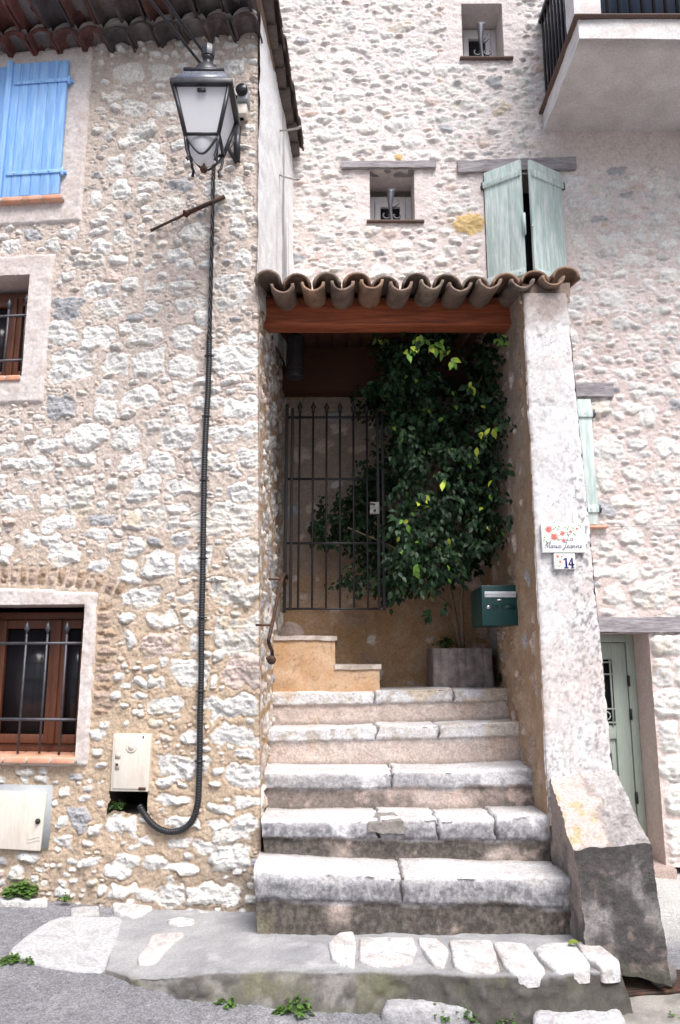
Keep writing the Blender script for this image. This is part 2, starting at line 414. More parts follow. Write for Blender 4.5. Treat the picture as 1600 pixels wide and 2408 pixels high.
Z = {1: (0, 0), 2: (800, 0), 3: (0, 600), 4: (800, 600), 5: (0, 1200), 6: (800, 1200), 7: (0, 1788), 8: (800, 1788)}
def zp(reg, x, y): return Z[reg][0]+x/1.96, Z[reg][1]+y/1.96

# ================================================================== THE SETTING: street
def build_street():
    mb = MB()
    def tf(G):
        n = fbm(G[..., 0]*2.2, G[..., 1]*2.2, 0, 4, 11); f = fbm(G[..., 0]*60, G[..., 1]*60, 0, 2, 12)
        c = mix((.20, .197, .21), (.265, .26, .27), sst(-.4, .5, n)); c = c*(1+.30*f)[..., None]
        # pale worn concrete strip in front of the tall house
        pale = sst(4.15, 4.4, G[..., 1]+.12*n)*sst(1.2, 1.5, G[..., 0]); c = mix(c, np.array((.46, .45, .43))*(1+.2*n[..., None]), pale)
        dirt = sst(.1, .6, fbm(G[..., 0]*5, G[..., 1]*5, 2, 4, 19)); return mix(c, c*.82, dirt*.5)
    def sheet(xs, ys, amp):
        X, Y = np.meshgrid(xs, ys); G = np.stack([X, Y, street_z(np.clip(X, -6, 6), Y)], -1)
        G[..., 2] += amp*(.006*fbm(X*3, Y*3, 0, 3, 5)+.0035*fbm(X*55, Y*55, 0, 2, 8))
        mb.grid(G, tf(G))
    fine_x = np.arange(-2.3, 2.9, .014); fine_y = np.arange(2.7, 4.9, .014)
    xs = np.concatenate([np.linspace(-80, -2.4, 24), fine_x, np.linspace(3, 80, 24)])
    ys = np.concatenate([np.linspace(-80, 2.6, 24), fine_y, np.linspace(5, 60, 20)])
    sheet(xs, ys, 1.0)
    o = mb.build('street', 'asphalt'); o['kind'] = 'structure'
build_street()

# ================================================================== NEAR HOUSE (left)
HOUSE = thing('stone_house', 'two storey rubble stone house with blue shutters, white lantern and black conduit on its front', 'house', LF.pt(-.9, 0, 0))
def house_mortar(A, T, s):
    low = sst(2.5, 1.2, T+.35*s.n_big)
    c = mix((.555, .472, .415), (.50, .385, .28), low)
    up = sst(4.0, 5.0, T+.2*s.n_big); c = mix(c, (.50, .425, .37), up)
    # damp grime at the foot and by the steps
    gr = sst(.55, .05, T+.25*s.n_big)*sst(-.55, .0, A+.12*s.n_med)
    c = mix(c, (.17, .15, .13), gr*.85)
    return mix(c, (.34, .27, .215), sst(.45, .1, T+.25*s.n_med)*.6)
RL = Rubble(-2.25, .14, -.15, 5.50, .0048, 5, house_mortar)
WIN = {}    # openings in the near house, measured from the photo: (a0, a1, t0, t1) of opening and of its plaster surround
def lf(px, py): return LF.px(px, py)
def rect(pl, pr, ptop, pbot):
    a1, t1 = lf(pr, ptop); a0, _ = lf(pl, (ptop+pbot)/2); _, t0 = lf(pr, pbot); return a0, a1, t0, t1
o2 = rect(-110, 74, 648, 886); s2 = rect(-170, 127, 600, 945)
o3 = rect(-75, 203, 1421, 1781); s3 = rect(-150, 229, 1384, 1800)
s1 = rect(-290, 219, 112, 519)
a_, t1_ = lf(176, 152); _, t0_ = lf(158, 470); o1 = (a_-1.0, a_-.02, t0_, t1_)
for r_ in (s1, s2, s3): RL.smooth_zone(r_[0], r_[1]+.005, r_[2], r_[3])
# patches of plain mortar the photo shows (service boxes, below the eaves)
mbx = (lf(263, 1726)[0], lf(355, 1726)[0], lf(310, 1912)[1], lf(310, 1722)[1]); RL.smooth_zone(mbx[0]-.02, mbx[1]+.02, mbx[2]-.02, mbx[3]+.02)
bbx = (lf(-60, 1850)[0], lf(122, 1850)[0], lf(100, 2003)[1], lf(100, 1846)[1]); RL.smooth_zone(bbx[0], bbx[1], bbx[2], bbx[3])
ST = {1: [(530,310,660,390,'o'),(690,300,790,370,'o'),(475,420,560,475,'o'),(565,475,680,520),(720,470,810,530),(495,545,540,640),(580,560,705,630),(740,585,840,620,'o'),(555,635,655,670),(680,655,750,705),(785,655,860,690),(625,710,765,805),(490,715,575,760),(495,765,570,805),(520,840,600,905),(650,840,730,890),(765,830,885,890,'g'),(950,840,1140,900),(1000,900,1150,980),(720,915,840,970,'o'),(825,1035,960,1110),(1060,1010,1140,1095),(10,1105,80,1160),(210,1100,275,1160),(420,1115,510,1165),(520,1065,590,1110),(320,1175,465,1215),(765,1155,870,1200),(1075,1150,1140,1210),(1030,280,1130,340),(500,1175,560,1210),(450,960,520,1010,'o'),(630,1035,665,1060),(420,890,460,945)],
3: [(315,0,470,60,'o'),(500,0,580,40),(820,20,900,60),(1075,0,1145,55),(985,100,1135,240),(665,130,755,165),(785,125,890,155),(430,215,565,285),(240,205,380,300,'g'),(390,140,520,190),(810,190,940,250),(655,225,720,275),(225,320,350,400),(380,335,510,430),(540,315,610,355),(615,305,680,345),(580,345,750,410),(800,330,940,365),(800,365,890,430),(1045,365,1180,410),(980,430,1190,545),(250,445,420,565),(485,460,600,560),(630,445,755,555),(790,475,905,560),(215,510,300,575),(570,620,735,690),(795,580,880,645),(450,590,520,640),(890,560,980,590),(1100,595,1175,630),(1025,670,1185,745),(885,660,1020,700),(775,695,870,765),(220,645,330,755,'g'),(445,665,540,760),(680,755,740,805),(320,790,485,895),(505,795,645,890),(735,780,895,890),(975,790,1180,845),(0,865,90,920),(140,845,290,905),(10,940,125,980),(135,930,240,995),(300,920,425,985),(560,910,645,990),(670,920,805,1005),(890,900,1030,985),(1090,900,1200,960),(980,960,1090,990),(605,1020,725,1130),(360,1015,425,1060),(765,1040,930,1100),(1060,1060,1205,1130),(190,1100,290,1180),(305,1060,420,1185,'o'),(20,1105,140,1180),(105,1030,175,1065),(645,1150,745,1215,'o'),(765,1150,870,1185),(985,1150,1190,1215),(0,1015,30,1070)],
5: [(0,165,45,250),(175,30,355,95),(100,105,185,165),(200,120,280,170),(240,155,355,255),(410,15,525,60,'g'),(565,0,745,85,'o'),(765,25,820,95),(890,0,1185,105,'o'),(580,125,665,210),(495,155,555,200),(790,115,880,160),(670,195,805,300),(840,180,970,285),(1055,140,1210,280,'o'),(390,220,490,280),(560,235,640,300),(535,305,650,335),(950,310,1040,330),(985,325,1200,425,'o'),(565,360,735,440),(825,375,905,430),(695,475,815,540),(845,475,920,530),(580,545,625,630),(660,575,805,670,'p'),(865,570,920,640),(995,480,1200,665,'o'),(1040,670,1225,810,'p'),(800,700,955,810),(520,750,565,785),(685,760,755,815),(965,850,1200,955),(610,840,675,865),(670,870,830,930),(995,1000,1200,1090),(835,1000,910,1080),(1085,1105,1175,1150),(730,1130,960,1215),(1040,1175,1190,1215),(975,760,1000,820)],
7: [(1035,25,1205,130),(790,0,910,85),(720,160,880,205),(960,205,1080,245),(1090,170,1200,220),(510,255,635,345),(770,265,915,310),(630,345,700,400),(770,360,880,410),(975,290,1150,370),(1080,260,1185,320),(900,375,1050,425),(525,435,635,500),(660,445,765,500),(755,470,900,520),(975,400,1160,510),(500,580,630,640),(630,590,725,655),(735,550,840,665),(870,570,1105,670),(315,220,395,330,'g'),(270,130,325,165),(260,260,300,310),(250,360,330,415),(165,70,215,105),(90,70,130,105)]}
for reg, lst in ST.items():
    for it in lst:
        a0, t1 = lf(*zp(reg, it[0], it[1])); a1, t0 = lf(*zp(reg, it[2], it[3]))
        RL.stone((a0+a1)/2, (t0+t1)/2, (a1-a0)/2*1.06, (t1-t0)/2*1.08, RL.rng.normal(0, .08), it[4] if len(it) > 4 else 'w')
# thin bricks: the right-hand jamb of the lower window and the shallow arch over it
for k in range(13):
    y = 425+k*41; w = 95 if k % 2 else 65
    x0 = 455-k*2.0
    a0, t1 = lf(*zp(5, x0, y)); a1, t0 = lf(*zp(5, x0+w, y+33))
    RL.stone((a0+a1)/2, (t0+t1)/2, (a1-a0)/2, (t1-t0)/2*.92, RL.rng.normal(0, .02), 'br' if k % 3 else 'b', .004, .005, .4, 8)
for k in range(-6, 13):
    x = 20+k*44; y = 300+max(0, (x-180))**2/2100.; rot = -max(0, x-150)/950.
    a, t = lf(*zp(5, x, y)); RL.stone(a, t, .0205, .050, rot, 'br' if k % 2 else 'b', .004, .005, .35, 8)
wh = lambda a, t: a < corner_s(t)-.01
RL.fill(1900, .03, .07, (.35, .75), .03, where=wh)
RL.fill(6500, .012, .035, (.4, .8), .02, where=wh, relief=(.003, .012))
def house_front():
    mb = MB()
    ts = np.arange(-.1, 5.45, .0050); us = np.linspace(0, 1, 440)
    U, T = np.meshgrid(us, ts); A = -2.2+(corner_s(T)+2.2)*U
    H, tint = RL.sample(A, T)
    H = H-.5*np.clip((A-(corner_s(T)-.02)), 0, .02)          # worn arris
    G = LF.arr(A, T, H)
    ac = (A[:-1, :-1]+A[1:, 1:])/2; tc = (T[:-1, :-1]+T[1:, 1:])/2
    keep = np.ones(ac.shape, bool)
    for r in (o2, o3): keep &= ~((ac > r[0]-.012) & (ac < r[1]+.012) & (tc > r[2]-.012) & (tc < r[3]+.012))
    keep &= ~((ac > mbx[0]+.004+.01*vn(tc*30, 0, 0)) & (ac < mbx[1]+.0) & (tc > mbx[2]+.012*vn(ac*25, 3, 0)) & (tc < mbx[2]+.14))
    mb.grid(G, tint, keep)
    mb.build('front_wall', 'rubble', HOUSE)
house_front()
# passage side of the near house: inner wall along the steps, then the limewashed gable above the porch roof
def xb_low(z): return -.43+0*z
SIDE = Frame(0, 0, 0)
def house_side():
    def mo(A, T, s):
        c = mix((.47, .33, .22), (.44, .29, .15), sst(1.8, .9, T+.3*s.n_big)); return mix(c, (.50, .40, .33), sst(-.1, .4, s.n_big)*.5)
    R = Rubble(0, 1.55, -.1, 3.7, .009, 31, mo)
    R.fill(900, .03, .09, (.5, 1.1), .05, kinds=['w', 'w', 'o', 'p', 'g'], relief=(.004, .014))
    R.fill(1500, .015, .035, (.5, 1.0), .04, kinds=['w', 'o', 'p'], relief=(.003, .010))
    ts = np.arange(-.1, 3.62, .009); us = np.linspace(0, 1, 165)
    U, T = np.meshgrid(us, ts); H, tint = R.sample(U*1.48, T)
    X = corner_x(T)*(1-U)+(-.428)*U; Y = 4.25+U*1.48
    mb = MB(); mb.grid(np.stack([X+H*np.minimum(1, U*12), Y, T], -1), tint); mb.build('passage_wall', 'rubble', HOUSE)
    # gable face above
    def tf(U, V, G):
        st = fbm(U*9, G[..., 2]*.9, 0, 4, 61); c = np.full(U.shape+(3,), 1.0)*np.array((.82, .815, .81))
        n = fbm(U*30, G[..., 2]*12, 3, 3, 62); c = c*(1+.08*n)[..., None]
        streak = sst(.05, .5, fbm(U*14+1.2, G[..., 2]*.7, 4, 4, 64)+.25*(U-.5))*sst(.15, .7, U)
        c = mix(c, (.27, .26, .28), streak*.85)
        return mix(c, (.48, .40, .36), sst(.2, .6, st)*.4)
    xt = float(corner_x(4.3))
    mb = MB(); mb.patch((float(corner_x(3.5))-.006, 4.232, 3.45), (-.36, 5.72, 3.45), (-.395, 5.72, 5.73), (xt-.006, 4.232, 5.73), .014, tf, .008, 9)
    mb.build('gable_face', 'plaster', HOUSE)
house_side()

def surround(r_in, r_out, name, parent, arch=0.0, mb=None):
    # smooth lime plaster band round an opening, slightly proud of the stones, its edge uneven
    nx = int((r_out[1]-r_out[0])/.009); ny = int((r_out[3]-r_out[2])/.009)
    A, T = np.meshgrid(np.linspace(r_out[0]-.01, r_out[1]+.012, nx), np.linspace(r_out[2]-.012, r_out[3]+.012, ny))
    n = fbm(A*14, T*14, 0, 4, 77); f = fbm(A*60, T*60, 0, 3, 78)
    top = r_out[3]-arch*np.clip((A-r_out[0]-(r_out[1]-r_out[0])*.35)/((r_out[1]-r_out[0])*.65), 0, 1)**2
    ed = np.minimum.reduce([A-r_out[0]+.02, r_out[1]-A, top-T, T-r_out[2]])+.007*n
    O = .017*sst(-.008, .006, ed)-.012*sst(.0, -.012, ed)+.004*n+.0032*f-.004*sst(.3, .5, fbm(A*45, T*30, 3, 4, 80))
    c = mix((.62, .56, .53), (.54, .47, .43), sst(-.2, .5, n)); c = mix(c, (.40, .35, .31), sst(.25, .6, fbm(A*34, T*12, 5, 4, 79))*.55)
    c = mix(c, (.66, .62, .60), sst(-.1, -.5, f)*.4)
    ac = (A[:-1, :-1]+A[1:, 1:])/2; tc = (T[:-1, :-1]+T[1:, 1:])/2
    keep = ~((ac > r_in[0]) & (ac < r_in[1]) & (tc > r_in[2]) & (tc < r_in[3]))
    mb = MB()
    # snap the ring of cells round the opening to its exact edge
    for val, axis in ((r_in[0], 0), (r_in[1], 0), (r_in[2], 1), (r_in[3], 1)):
        Q = A if axis == 0 else T
        near = np.abs(Q-val) < .0052; Q[near] = val
    mb.grid(LF.arr(A, T, O), c, keep)
    return mb
def reveal(mb, fr, r, o_front, depth, col, bottom=True, sill_col=None):
    def tf(U, V, G):
        n = fbm(G[..., 0]*18, G[..., 2]*18, G[..., 1]*18, 4, 90); return np.asarray(col)*(1+.14*n)[..., None]
    q = fr.pt
    a0, a1, t0, t1 = r
    for (c0, c1, c2, c3) in ([q(a0, t0, o_front), q(a0, t0, -depth), q(a0, t1, -depth), q(a0, t1, o_front)],
                             [q(a1, t0, -depth), q(a1, t0, o_front), q(a1, t1, o_front), q(a1, t1, -depth)],
                             [q(a0, t1, o_front), q(a0, t1, -depth), q(a1, t1, -depth), q(a1, t1, o_front)],
                             [q(a0, t0, -depth), q(a0, t0, o_front), q(a1, t0, o_front), q(a1, t0, -depth)]):
        mb.patch(c0, c1, c2, c3, .02, tf, .003, 20)
    # near-black panel painted for the unlit depth behind, so the opening is never empty
    k = MB(); k.fbox(fr, a0-.02, a1+.02, t0-.02, t1+.02, -depth-.30, -depth-.28, (.05, .05, .05)); k.build('dark_backing', 'cavity', HOUSE if fr is LF else TOWER, False)

def spear_bar(mb, fr, a, t0, t1, o, r=.006, head=True):
    mb.tube([fr.pt(a, t0, o), fr.pt(a, t1-.07, o)], r, 6)
    if head: mb.tube([fr.pt(a, t1-.075, o), fr.pt(a, t1-.060, o), fr.pt(a, t1-.042, o), fr.pt(a, t1, o)], [r, r*1.2, r*2.7, .001], 6)
def sill_tiles(fr, a0, a1, t, thick, o0, o1, parent, n):
    mb = MB(); w = (a1-a0)/n
    for k in range(n): mb.fbox(fr, a0+k*w+.003, a0+(k+1)*w-.003, t-thick, t, o0, o1)
    o = bevel(mb.build('sill', 'terracotta', parent, False), .006)
    g = MB(); g.fbox(fr, a0+.002, a1-.002, t-thick+.002, t-.003, o0-.0, o1-.002); g.build('grout', 'grout', parent, False)
    return o

# --- upper window: closed blue shutters in a smooth surround
def blue_window():
    sh_t1 = o1[3]; sh_t0 = o1[2]; a1 = o1[1]
    mb = surround((9, 9.1, 9, 9.1), s1, 'window_surround', HOUSE); mb.build('window_surround', 'plaster', HOUSE)
    # right leaf (front), planks with grooves
    def leaf(a0, a1, off, name, mat_, batten, hinge):
        mb = MB(); n = max(2, int(round((a1-a0)/.062))); w = (a1-a0)/n
        for k in range(n):
            mb.fbox(LF, a0+k*w+.0022, a0+(k+1)*w-.0022, sh_t0+.012+.002*(k % 3), sh_t1-.002*(k % 2), off, off+.024)
        mb.fbox(LF, a0+.001, a1-.001, sh_t0+.016, sh_t1-.006, off-.002, off+.019)
        p = bevel(mb.build(name, mat_, HOUSE, False), .003)
        if batten:
            b = MB(); b.fbox(LF, a0-.024, a0+.014, sh_t0+.004, sh_t1+.012, off+.012, off+.042); bevel(b.build('cover_batten', mat_, p, False), .004)
        if hinge:
            for ty in (lf(100, 205)[1], lf(100, 416)[1]):
                h = MB(); h.fbox(LF, a0+.03, a1+.012, ty-.013, ty+.013, off+.026, off+.032)
                h.tube([LF.pt(a1+.012, ty-.026, off+.02), LF.pt(a1+.012, ty+.026, off+.02)], .011, 8)
                h.fbox(LF, a1+.008, a1+.034, ty-.007, ty+.007, -.01, off+.02)
                for q in (.07, .17, .3): h.lathe(LF.pt(a1-q, ty, off+.03), [(.007, 0), (.007, .004), (.002, .007)], 8, (LF.n[0], LF.n[1], 0))
                bevel(h.build('strap_hinge', 'blue_paint', p, False), .0015)
        return p
    L = leaf(a1-.385, a1, .022, 'shutter', 'blue_paint', True, True)
    leaf(a1-.80, a1-.412, .004, 'shutter', 'blue_paint', False, False)
    st = lf(100, 475)[1]
    sill_tiles(LF, o1[0]-.05, lf(156, 470)[0], sh_t0+.006, .032, -.02, .06, L, 8)
blue_window()
def barred_window(r_in, r_out, arch, depth, bars, rails, sill_n, sill_t, name_lbl):
    mb = surround(r_in, r_out, '', HOUSE, arch)
    reveal(mb, LF, r_in, .016, depth, (.56, .48, .44))
    sr = mb.build('window_surround', 'plaster', HOUSE)
    a0, a1, t0, t1 = r_in
    # wooden casement
    mb = MB(); o = -depth+.02
    def fr_(a0, a1, t0, t1, w, oo, th):
        mb.fbox(LF, a0, a0+w, t0, t1, oo, oo+th); mb.fbox(LF, a1-w, a1, t0, t1, oo, oo+th)
        mb.fbox(LF, a0+w, a1-w, t1-w, t1, oo, oo+th); mb.fbox(LF, a0+w, a1-w, t0, t0+w, oo, oo+th)
    fr_(a0+.004, a1-.004, t0+.004, t1-.03, .045, o, .04)
    mid = a1-(a1-a0)*.36
    fr_(a0+.05, mid-.002, t0+.05, t1-.077, .05, o+.012, .042); fr_(mid+.002, a1-.05, t0+.05, t1-.077, .05, o+.012, .042)
    mb.fbox(LF, mid-.02, mid+.02, t0+.05, t1-.077, o+.054, o+.068)
    wn = bevel(mb.build('window', 'wood_brown', HOUSE, False), .005)
    for (p, q) in ((a0+.095, mid-.045), (mid+.045, a1-.095)):
        g = MB(); g.fbox(LF, p, q, t0+.095, t1-.12, o+.022, o+.028); g.build('pane', 'glass_dark', wn, False)
        g = MB()
        n = 40; A, T = np.meshgrid(np.linspace(p, q, n), np.linspace(t0+.095, t1-.12, 12))
        g.grid(LF.arr(A, T, o-.03+.008*np.sin(A*140))); g.build('curtain', 'curtain', wn)
    b = MB()
    for k in bars:
        a, tt = LF.px(k[0], k[1], -.05); _, tb = LF.px(k[2], k[3], -.05)
        spear_bar(b, LF, a, tb, tt, -.05, .0075)
    for y in rails:
        _, t = LF.px(100, y, -.05); b.tube([LF.pt(a0-.03, t, -.05), LF.pt(a1+.03, t, -.05)], .009, 8)
    b.build('window_grille', 'iron_grey', wn)
    sill_tiles(LF, a0, sill_t[0], sill_t[1], .034, -depth*.8, sill_t[2], wn, sill_n)
barred_window(o2, s2, 0, .22, [(-60, 690, -62, 900), (24, 702, 10, 886), (66, 690, 50, 886)], (740, 845), 5, (lf(53, 890)[0], o2[2]+.005, .03), '')
barred_window(o3, s3, .03, .26, [(-20, 1462, -32, 1772), (66, 1460, 52, 1772), (115, 1460, 103, 1772), (160, 1460, 148, 1775)], (1513, 1692), 5, (lf(186, 1790)[0], o3[2]+.004, .055), '')

# --- genoise eaves, verge and roof
def half_tile(mb, p0, p1, r, up, side, th=.013, tint=(.3, .2, .15), open_up=False, n=9, taper=1.0, sq=.95):
    # half-round tile from p0 to p1: arc in the plane (side, up), hollow
    p0 = np.asarray(p0, float); p1 = np.asarray(p1, float); up = np.asarray(up, float); side = np.asarray(side, float)
    if open_up: up = -up
    V = []; m = 6
    for i in range(m):
        f = i/(m-1); c = p0*(1-f)+p1*f; rr = r*(1+(taper-1)*f)
        for q in (rr, rr-th):
            for k in range(n):
                a = pi*k/(n-1); V.append(c+side*cos(a)*q+up*sin(a)*q*sq)
    Fc = []
    S = 2*n
    for i in range(m-1):
        for k in range(n-1):
            Fc.append([i*S+k, i*S+k+1, (i+1)*S+k+1, (i+1)*S+k]); Fc.append([i*S+n+k+1, i*S+n+k, (i+1)*S+n+k, (i+1)*S+n+k+1])
        Fc.append([i*S, (i+1)*S, (i+1)*S+n, i*S+n]); Fc.append([i*S+n-1, i*S+2*n-1, (i+1)*S+2*n-1, (i+1)*S+n-1])
    for k in range(n-1):
        Fc.append([k, n+k, n+k+1, k+1]); e = (m-1)*S; Fc.append([e+k+1, e+n+k+1, e+n+k, e+k])
    V = np.array(V); nn = fbm(V[:, 0]*25, V[:, 1]*25, V[:, 2]*25, 4, 44)
    mb.add(V+rough(V, .006, 22, 6), Fc, np.clip(np.asarray(tint)*(1+.8*nn[:, None]), .01, 1))
def eaves():
    e3 = np.array([LF.e[0], LF.e[1], 0]); rngs = np.random.default_rng(4)
    zw = EYE+3.92
    cols = [(.085, .066, .064), (.075, .062, .062), (.10, .076, .07), (.11, .052, .046), (.07, .06, .062), (.09, .07, .068)]
    for row, (z, o0, o1_, sh) in enumerate(((zw-.005, -.03, .155, 0), (zw+.085, .06, .33, .085))):
        mb = MB(); mo = MB()
        a = float(corner_s(4.3))-.075-sh*.5; k = 0
        while a > -2.1:
            tc = cols[int(rngs.integers(len(cols)))] if k > 5 or row else cols[int(rngs.integers(3))+1 if k == 7 else int(rngs.integers(3))]
            if k in (8, 9) : tc = (.13, .05, .042)
            j = rngs.normal(0, .008); zz = z+rngs.normal(0, .006)
            half_tile(mb, LF.pt(a+j, zz, o0), LF.pt(a+rngs.normal(0, .006), zz+rngs.normal(0, .006), o1_+rngs.normal(0, .012)), .083, (0, 0, 1), e3, .014, tc)
            a -= .168; k += 1
        mb.build('eave_tiles', 'tile', HOUSE)
        # mortar bed that fills the tiles and carries the next course
        A = np.arange(-2.1, float(corner_s(4.3))+.01, .012); S = np.linspace(0, 1, 24)
        AA, SS = np.meshgrid(A, S); ph = (float(corner_s(4.3))-.075-sh*.5-AA)/.168
        arch = np.sqrt(np.clip(1-(2*(ph-np.round(ph)))**2, 0, 1))*.074
        n = fbm(AA*20, SS*6, row, 3, 15)
        O = o0+(o1_-.02-o0)*np.minimum(1, SS*2); Tz = z-.004+arch*np.where(SS < .5, .93, 1.0)+np.where(SS > .5, (SS-.5)*2*.055, 0)+.004*n
        mo.grid(LF.arr(AA, Tz, O+.008*n), mix((.30, .265, .25), (.10, .085, .08), sst(.02, -.02, Tz-(z+.070))*1.0)*(1+.2*n[..., None])); mo.build('eave_mortar', 'plaster', HOUSE)  # mortar inside the tile hollows painted dark, standing in for their shade
    mb = MB(); A = float(corner_s(4.3))
    mb.hexa([LF.pt(-6, zw+.19, .42), LF.pt(A+.02, zw+.19, .42), np.array([-.40, 5.75, zw+.19]), np.array([-6, 5.75, zw+.19])],
            [LF.pt(-6, zw+.23, .42), LF.pt(A+.02, zw+.23, .42), np.array([-.40, 5.75, zw+.34]), np.array([-6, 5.75, zw+.34])], (.28, .19, .15))
    mb.build('roof', 'tile', HOUSE, False)
    # verge: tiles laid one over the other down the gable edge
    mb = MB(); n = 9; x0 = float(corner_x(4.4))
    for k in range(n):
        f0 = k/n; f1 = min(.955, (k+1.25)/n)
        g = lambda f: np.array([x0+(-.375-x0)*f+.03+.008*(k % 2), 4.02+1.70*f, zw+.30-.06*f-.012*((k*7) % 3)])
        half_tile(mb, g(f0)+[0, 0, .035], g(f1), .055, (0, 0, 1), (1, 0, 0), .014, (.11, .09, .08), False, 9)
        p = g(f0); mb.box(p+[-.10, 0, -.03], p+[.025, .19, .01], (.12, .10, .09))
    mb.build('verge_tiles', 'tile', HOUSE)
    # the rest of the house, out of sight to the left and behind
    mb = MB(); mb.hexa([(-6, 5.6, -.3), (-.47, 5.6, -.3), (-.47, 5.68, -.3), (-6, 5.68, -.3)], [(-6, 5.6, 5.4), (-.47, 5.6, 5.4), (-.47, 5.68, 5.4), (-6, 5.68, 5.4)], (.4, .35, .3))
    q = LF.pt; mb.hexa([q(-6, -.3, 0), q(-2.01, -.3, 0), q(-2.01, -.3, -.3), q(-6, -.3, -.3)], [q(-6, 5.3, 0), q(-2.01, 5.3, 0), q(-2.01, 5.3, -.3), q(-6, 5.3, -.3)], (.5, .42, .36))
    mb.build('side_walls', 'plaster', HOUSE, False)
eaves()

# ================================================================== TALL HOUSE BEHIND
TOWER = thing('tower_house', 'tall pale rubble stone house with sage green shutters and a concrete balcony behind the porch', 'house', (1.6, 5.7, 0))
def tower_mortar(A, T, s):
    c = mix((.59, .495, .46), (.65, .565, .535), sst(-.4, .5, s.n_big))
    c = mix(c, (.69, .625, .60), sst(3.8, 5.8, T+.3*s.n_big))
    # plain ochre render under the balcony
    ren = sst(1.55, 1.75, A+.1*s.n_med)*sst(5.33, 5.42, T+.12*s.n_big)*sst(6, 5.8, T)
    return mix(c, (.66, .59, .55), np.clip(ren, 0, 1))
RT = Rubble(-.85, 2.95, -.1, 7.75, .0092, 12, tower_mortar)
tf_ = lambda px, py: TF.px(px, py)
def trect(x0, y0, x1, y1): 
    a0, t1 = tf_(x0, y0); a1, _ = tf_(x1, y0); _, t0 = tf_(x0, y1); return a0, a1, t0, t1
w1 = trect(1085, 9, 1180, 138); w2 = trect(870, 399, 974, 521)
dr = (1.50, 2.262, tf_(1562, 2035)[1], tf_(1524, 1489)[1])
sh = (1.185, 1.830, EYE+2.86, EYE+3.96)
for r_ in (w1, w2): RT.smooth_zone(r_[0]-.13, r_[1]+.12, r_[2]-.04, r_[3]+.06)
RT.smooth_zone(w2[0]-.26, w2[1]+.20, w2[3], w2[3]+.08); RT.smooth_zone(1.02, 2.0, sh[3]-.02, sh[3]+.12)
RT.smooth_zone(sh[0]-.02, sh[1]+.02, sh[2], sh[3]); RT.smooth_zone(dr[0], dr[1], dr[2], dr[3]+.14)
RT.smooth_zone(1.72, 3.0, EYE+4.02, EYE+4.5)
for (reg, x0, y0, x1, y1, kd) in [(2, 515, 985, 665, 1080, 'oo'), (2, 390, 170, 440, 195, 'o'), (2, 700, 460, 790, 530, 'o'), (2, 255, 715, 295, 740, 'oo'), (2, 1030, 810, 1120, 880, 'w'), (2, 1040, 890, 1115, 970, 'w'), (2, 1045, 985, 1170, 1065, 'o'), (2, 1060, 1075, 1145, 1150, 'w'), (2, 680, 350, 750, 410, 'g'), (2, 1135, 915, 1235, 975, 'w'),
        (4, 1175, 165, 1315, 235, 'w'), (4, 1250, 290, 1345, 345, 'w'), (4, 1140, 350, 1215, 400, 'w'), (4, 1315, 360, 1400, 420, 'o'), (4, 1370, 705, 1470, 790, 'w'), (4, 1160, 835, 1310, 945, 'w'), (4, 1450, 855, 1580, 930, 'w'), (4, 1180, 955, 1265, 1095, 'w'), (4, 1140, 665, 1250, 735, 'o'), (4, 1330, 840, 1420, 890, 'w'),
        (6, 1300, 75, 1395, 160, 'w'), (6, 1245, 255, 1370, 330, 'w'), (6, 1345, 325, 1520, 435, 'w'), (6, 1210, 350, 1325, 440, 'w'), (6, 1200, 455, 1260, 485, 'w'), (6, 1235, 185, 1310, 240, 'w'), (6, 1480, 205, 1535, 255, 'w')]:
    a0, t1 = tf_(*zp(reg, x0, y0)); a1, t0 = tf_(*zp(reg, x1, y1)); RT.stone((a0+a1)/2, (t0+t1)/2, (a1-a0)/2*1.04, (t1-t0)/2*1.06, 0, kd, RT.rng.uniform(.01, .025), .014)
for (reg, x0, y0, x1, y1) in [(6, 1425, 570, 1640, 670), (6, 1435, 680, 1530, 815), (6, 1535, 685, 1660, 810), (6, 1425, 825, 1640, 955), (6, 1465, 970, 1560, 1120), (6, 1562, 965, 1700, 1115), (6, 1475, 1130, 1660, 1222), (8, 1455, 12, 1640, 100), (8, 1495, 110, 1700, 255), (8, 1500, 270, 1640, 445)]:
    a0, t1 = tf_(*zp(reg, x0, y0)); a1, t0 = tf_(*zp(reg, x1, y1)); a0 = max(a0, 2.255)
    RT.stone((a0+a1)/2, (t0+t1)/2, (a1-a0)/2, (t1-t0)/2*1.02, 0, 'w', .028, .018, .7, 6)
kk = ['w']*24+['o', 'p', 'p', 'g']
und = lambda a, t: not (a > 1.6 and t > 4.15)
nb = lambda a, t: a > 1.6 and 3.0 < t < 5.1
RT.strk = .8; RT.grv = .010; RT.gap = .15; RT.fill(4200, .055, .14, (.33, .6), .045, kk, .07, (.007, .017), .008, 1.0)
RT.fill(9000, .03, .065, (.33, .6), .045, kk, .09, (.006, .016), .007, 1.0)
RT.fill(15000, .016, .034, (.4, .7), .05, kk, .12, (.004, .010), .006, 1.0)
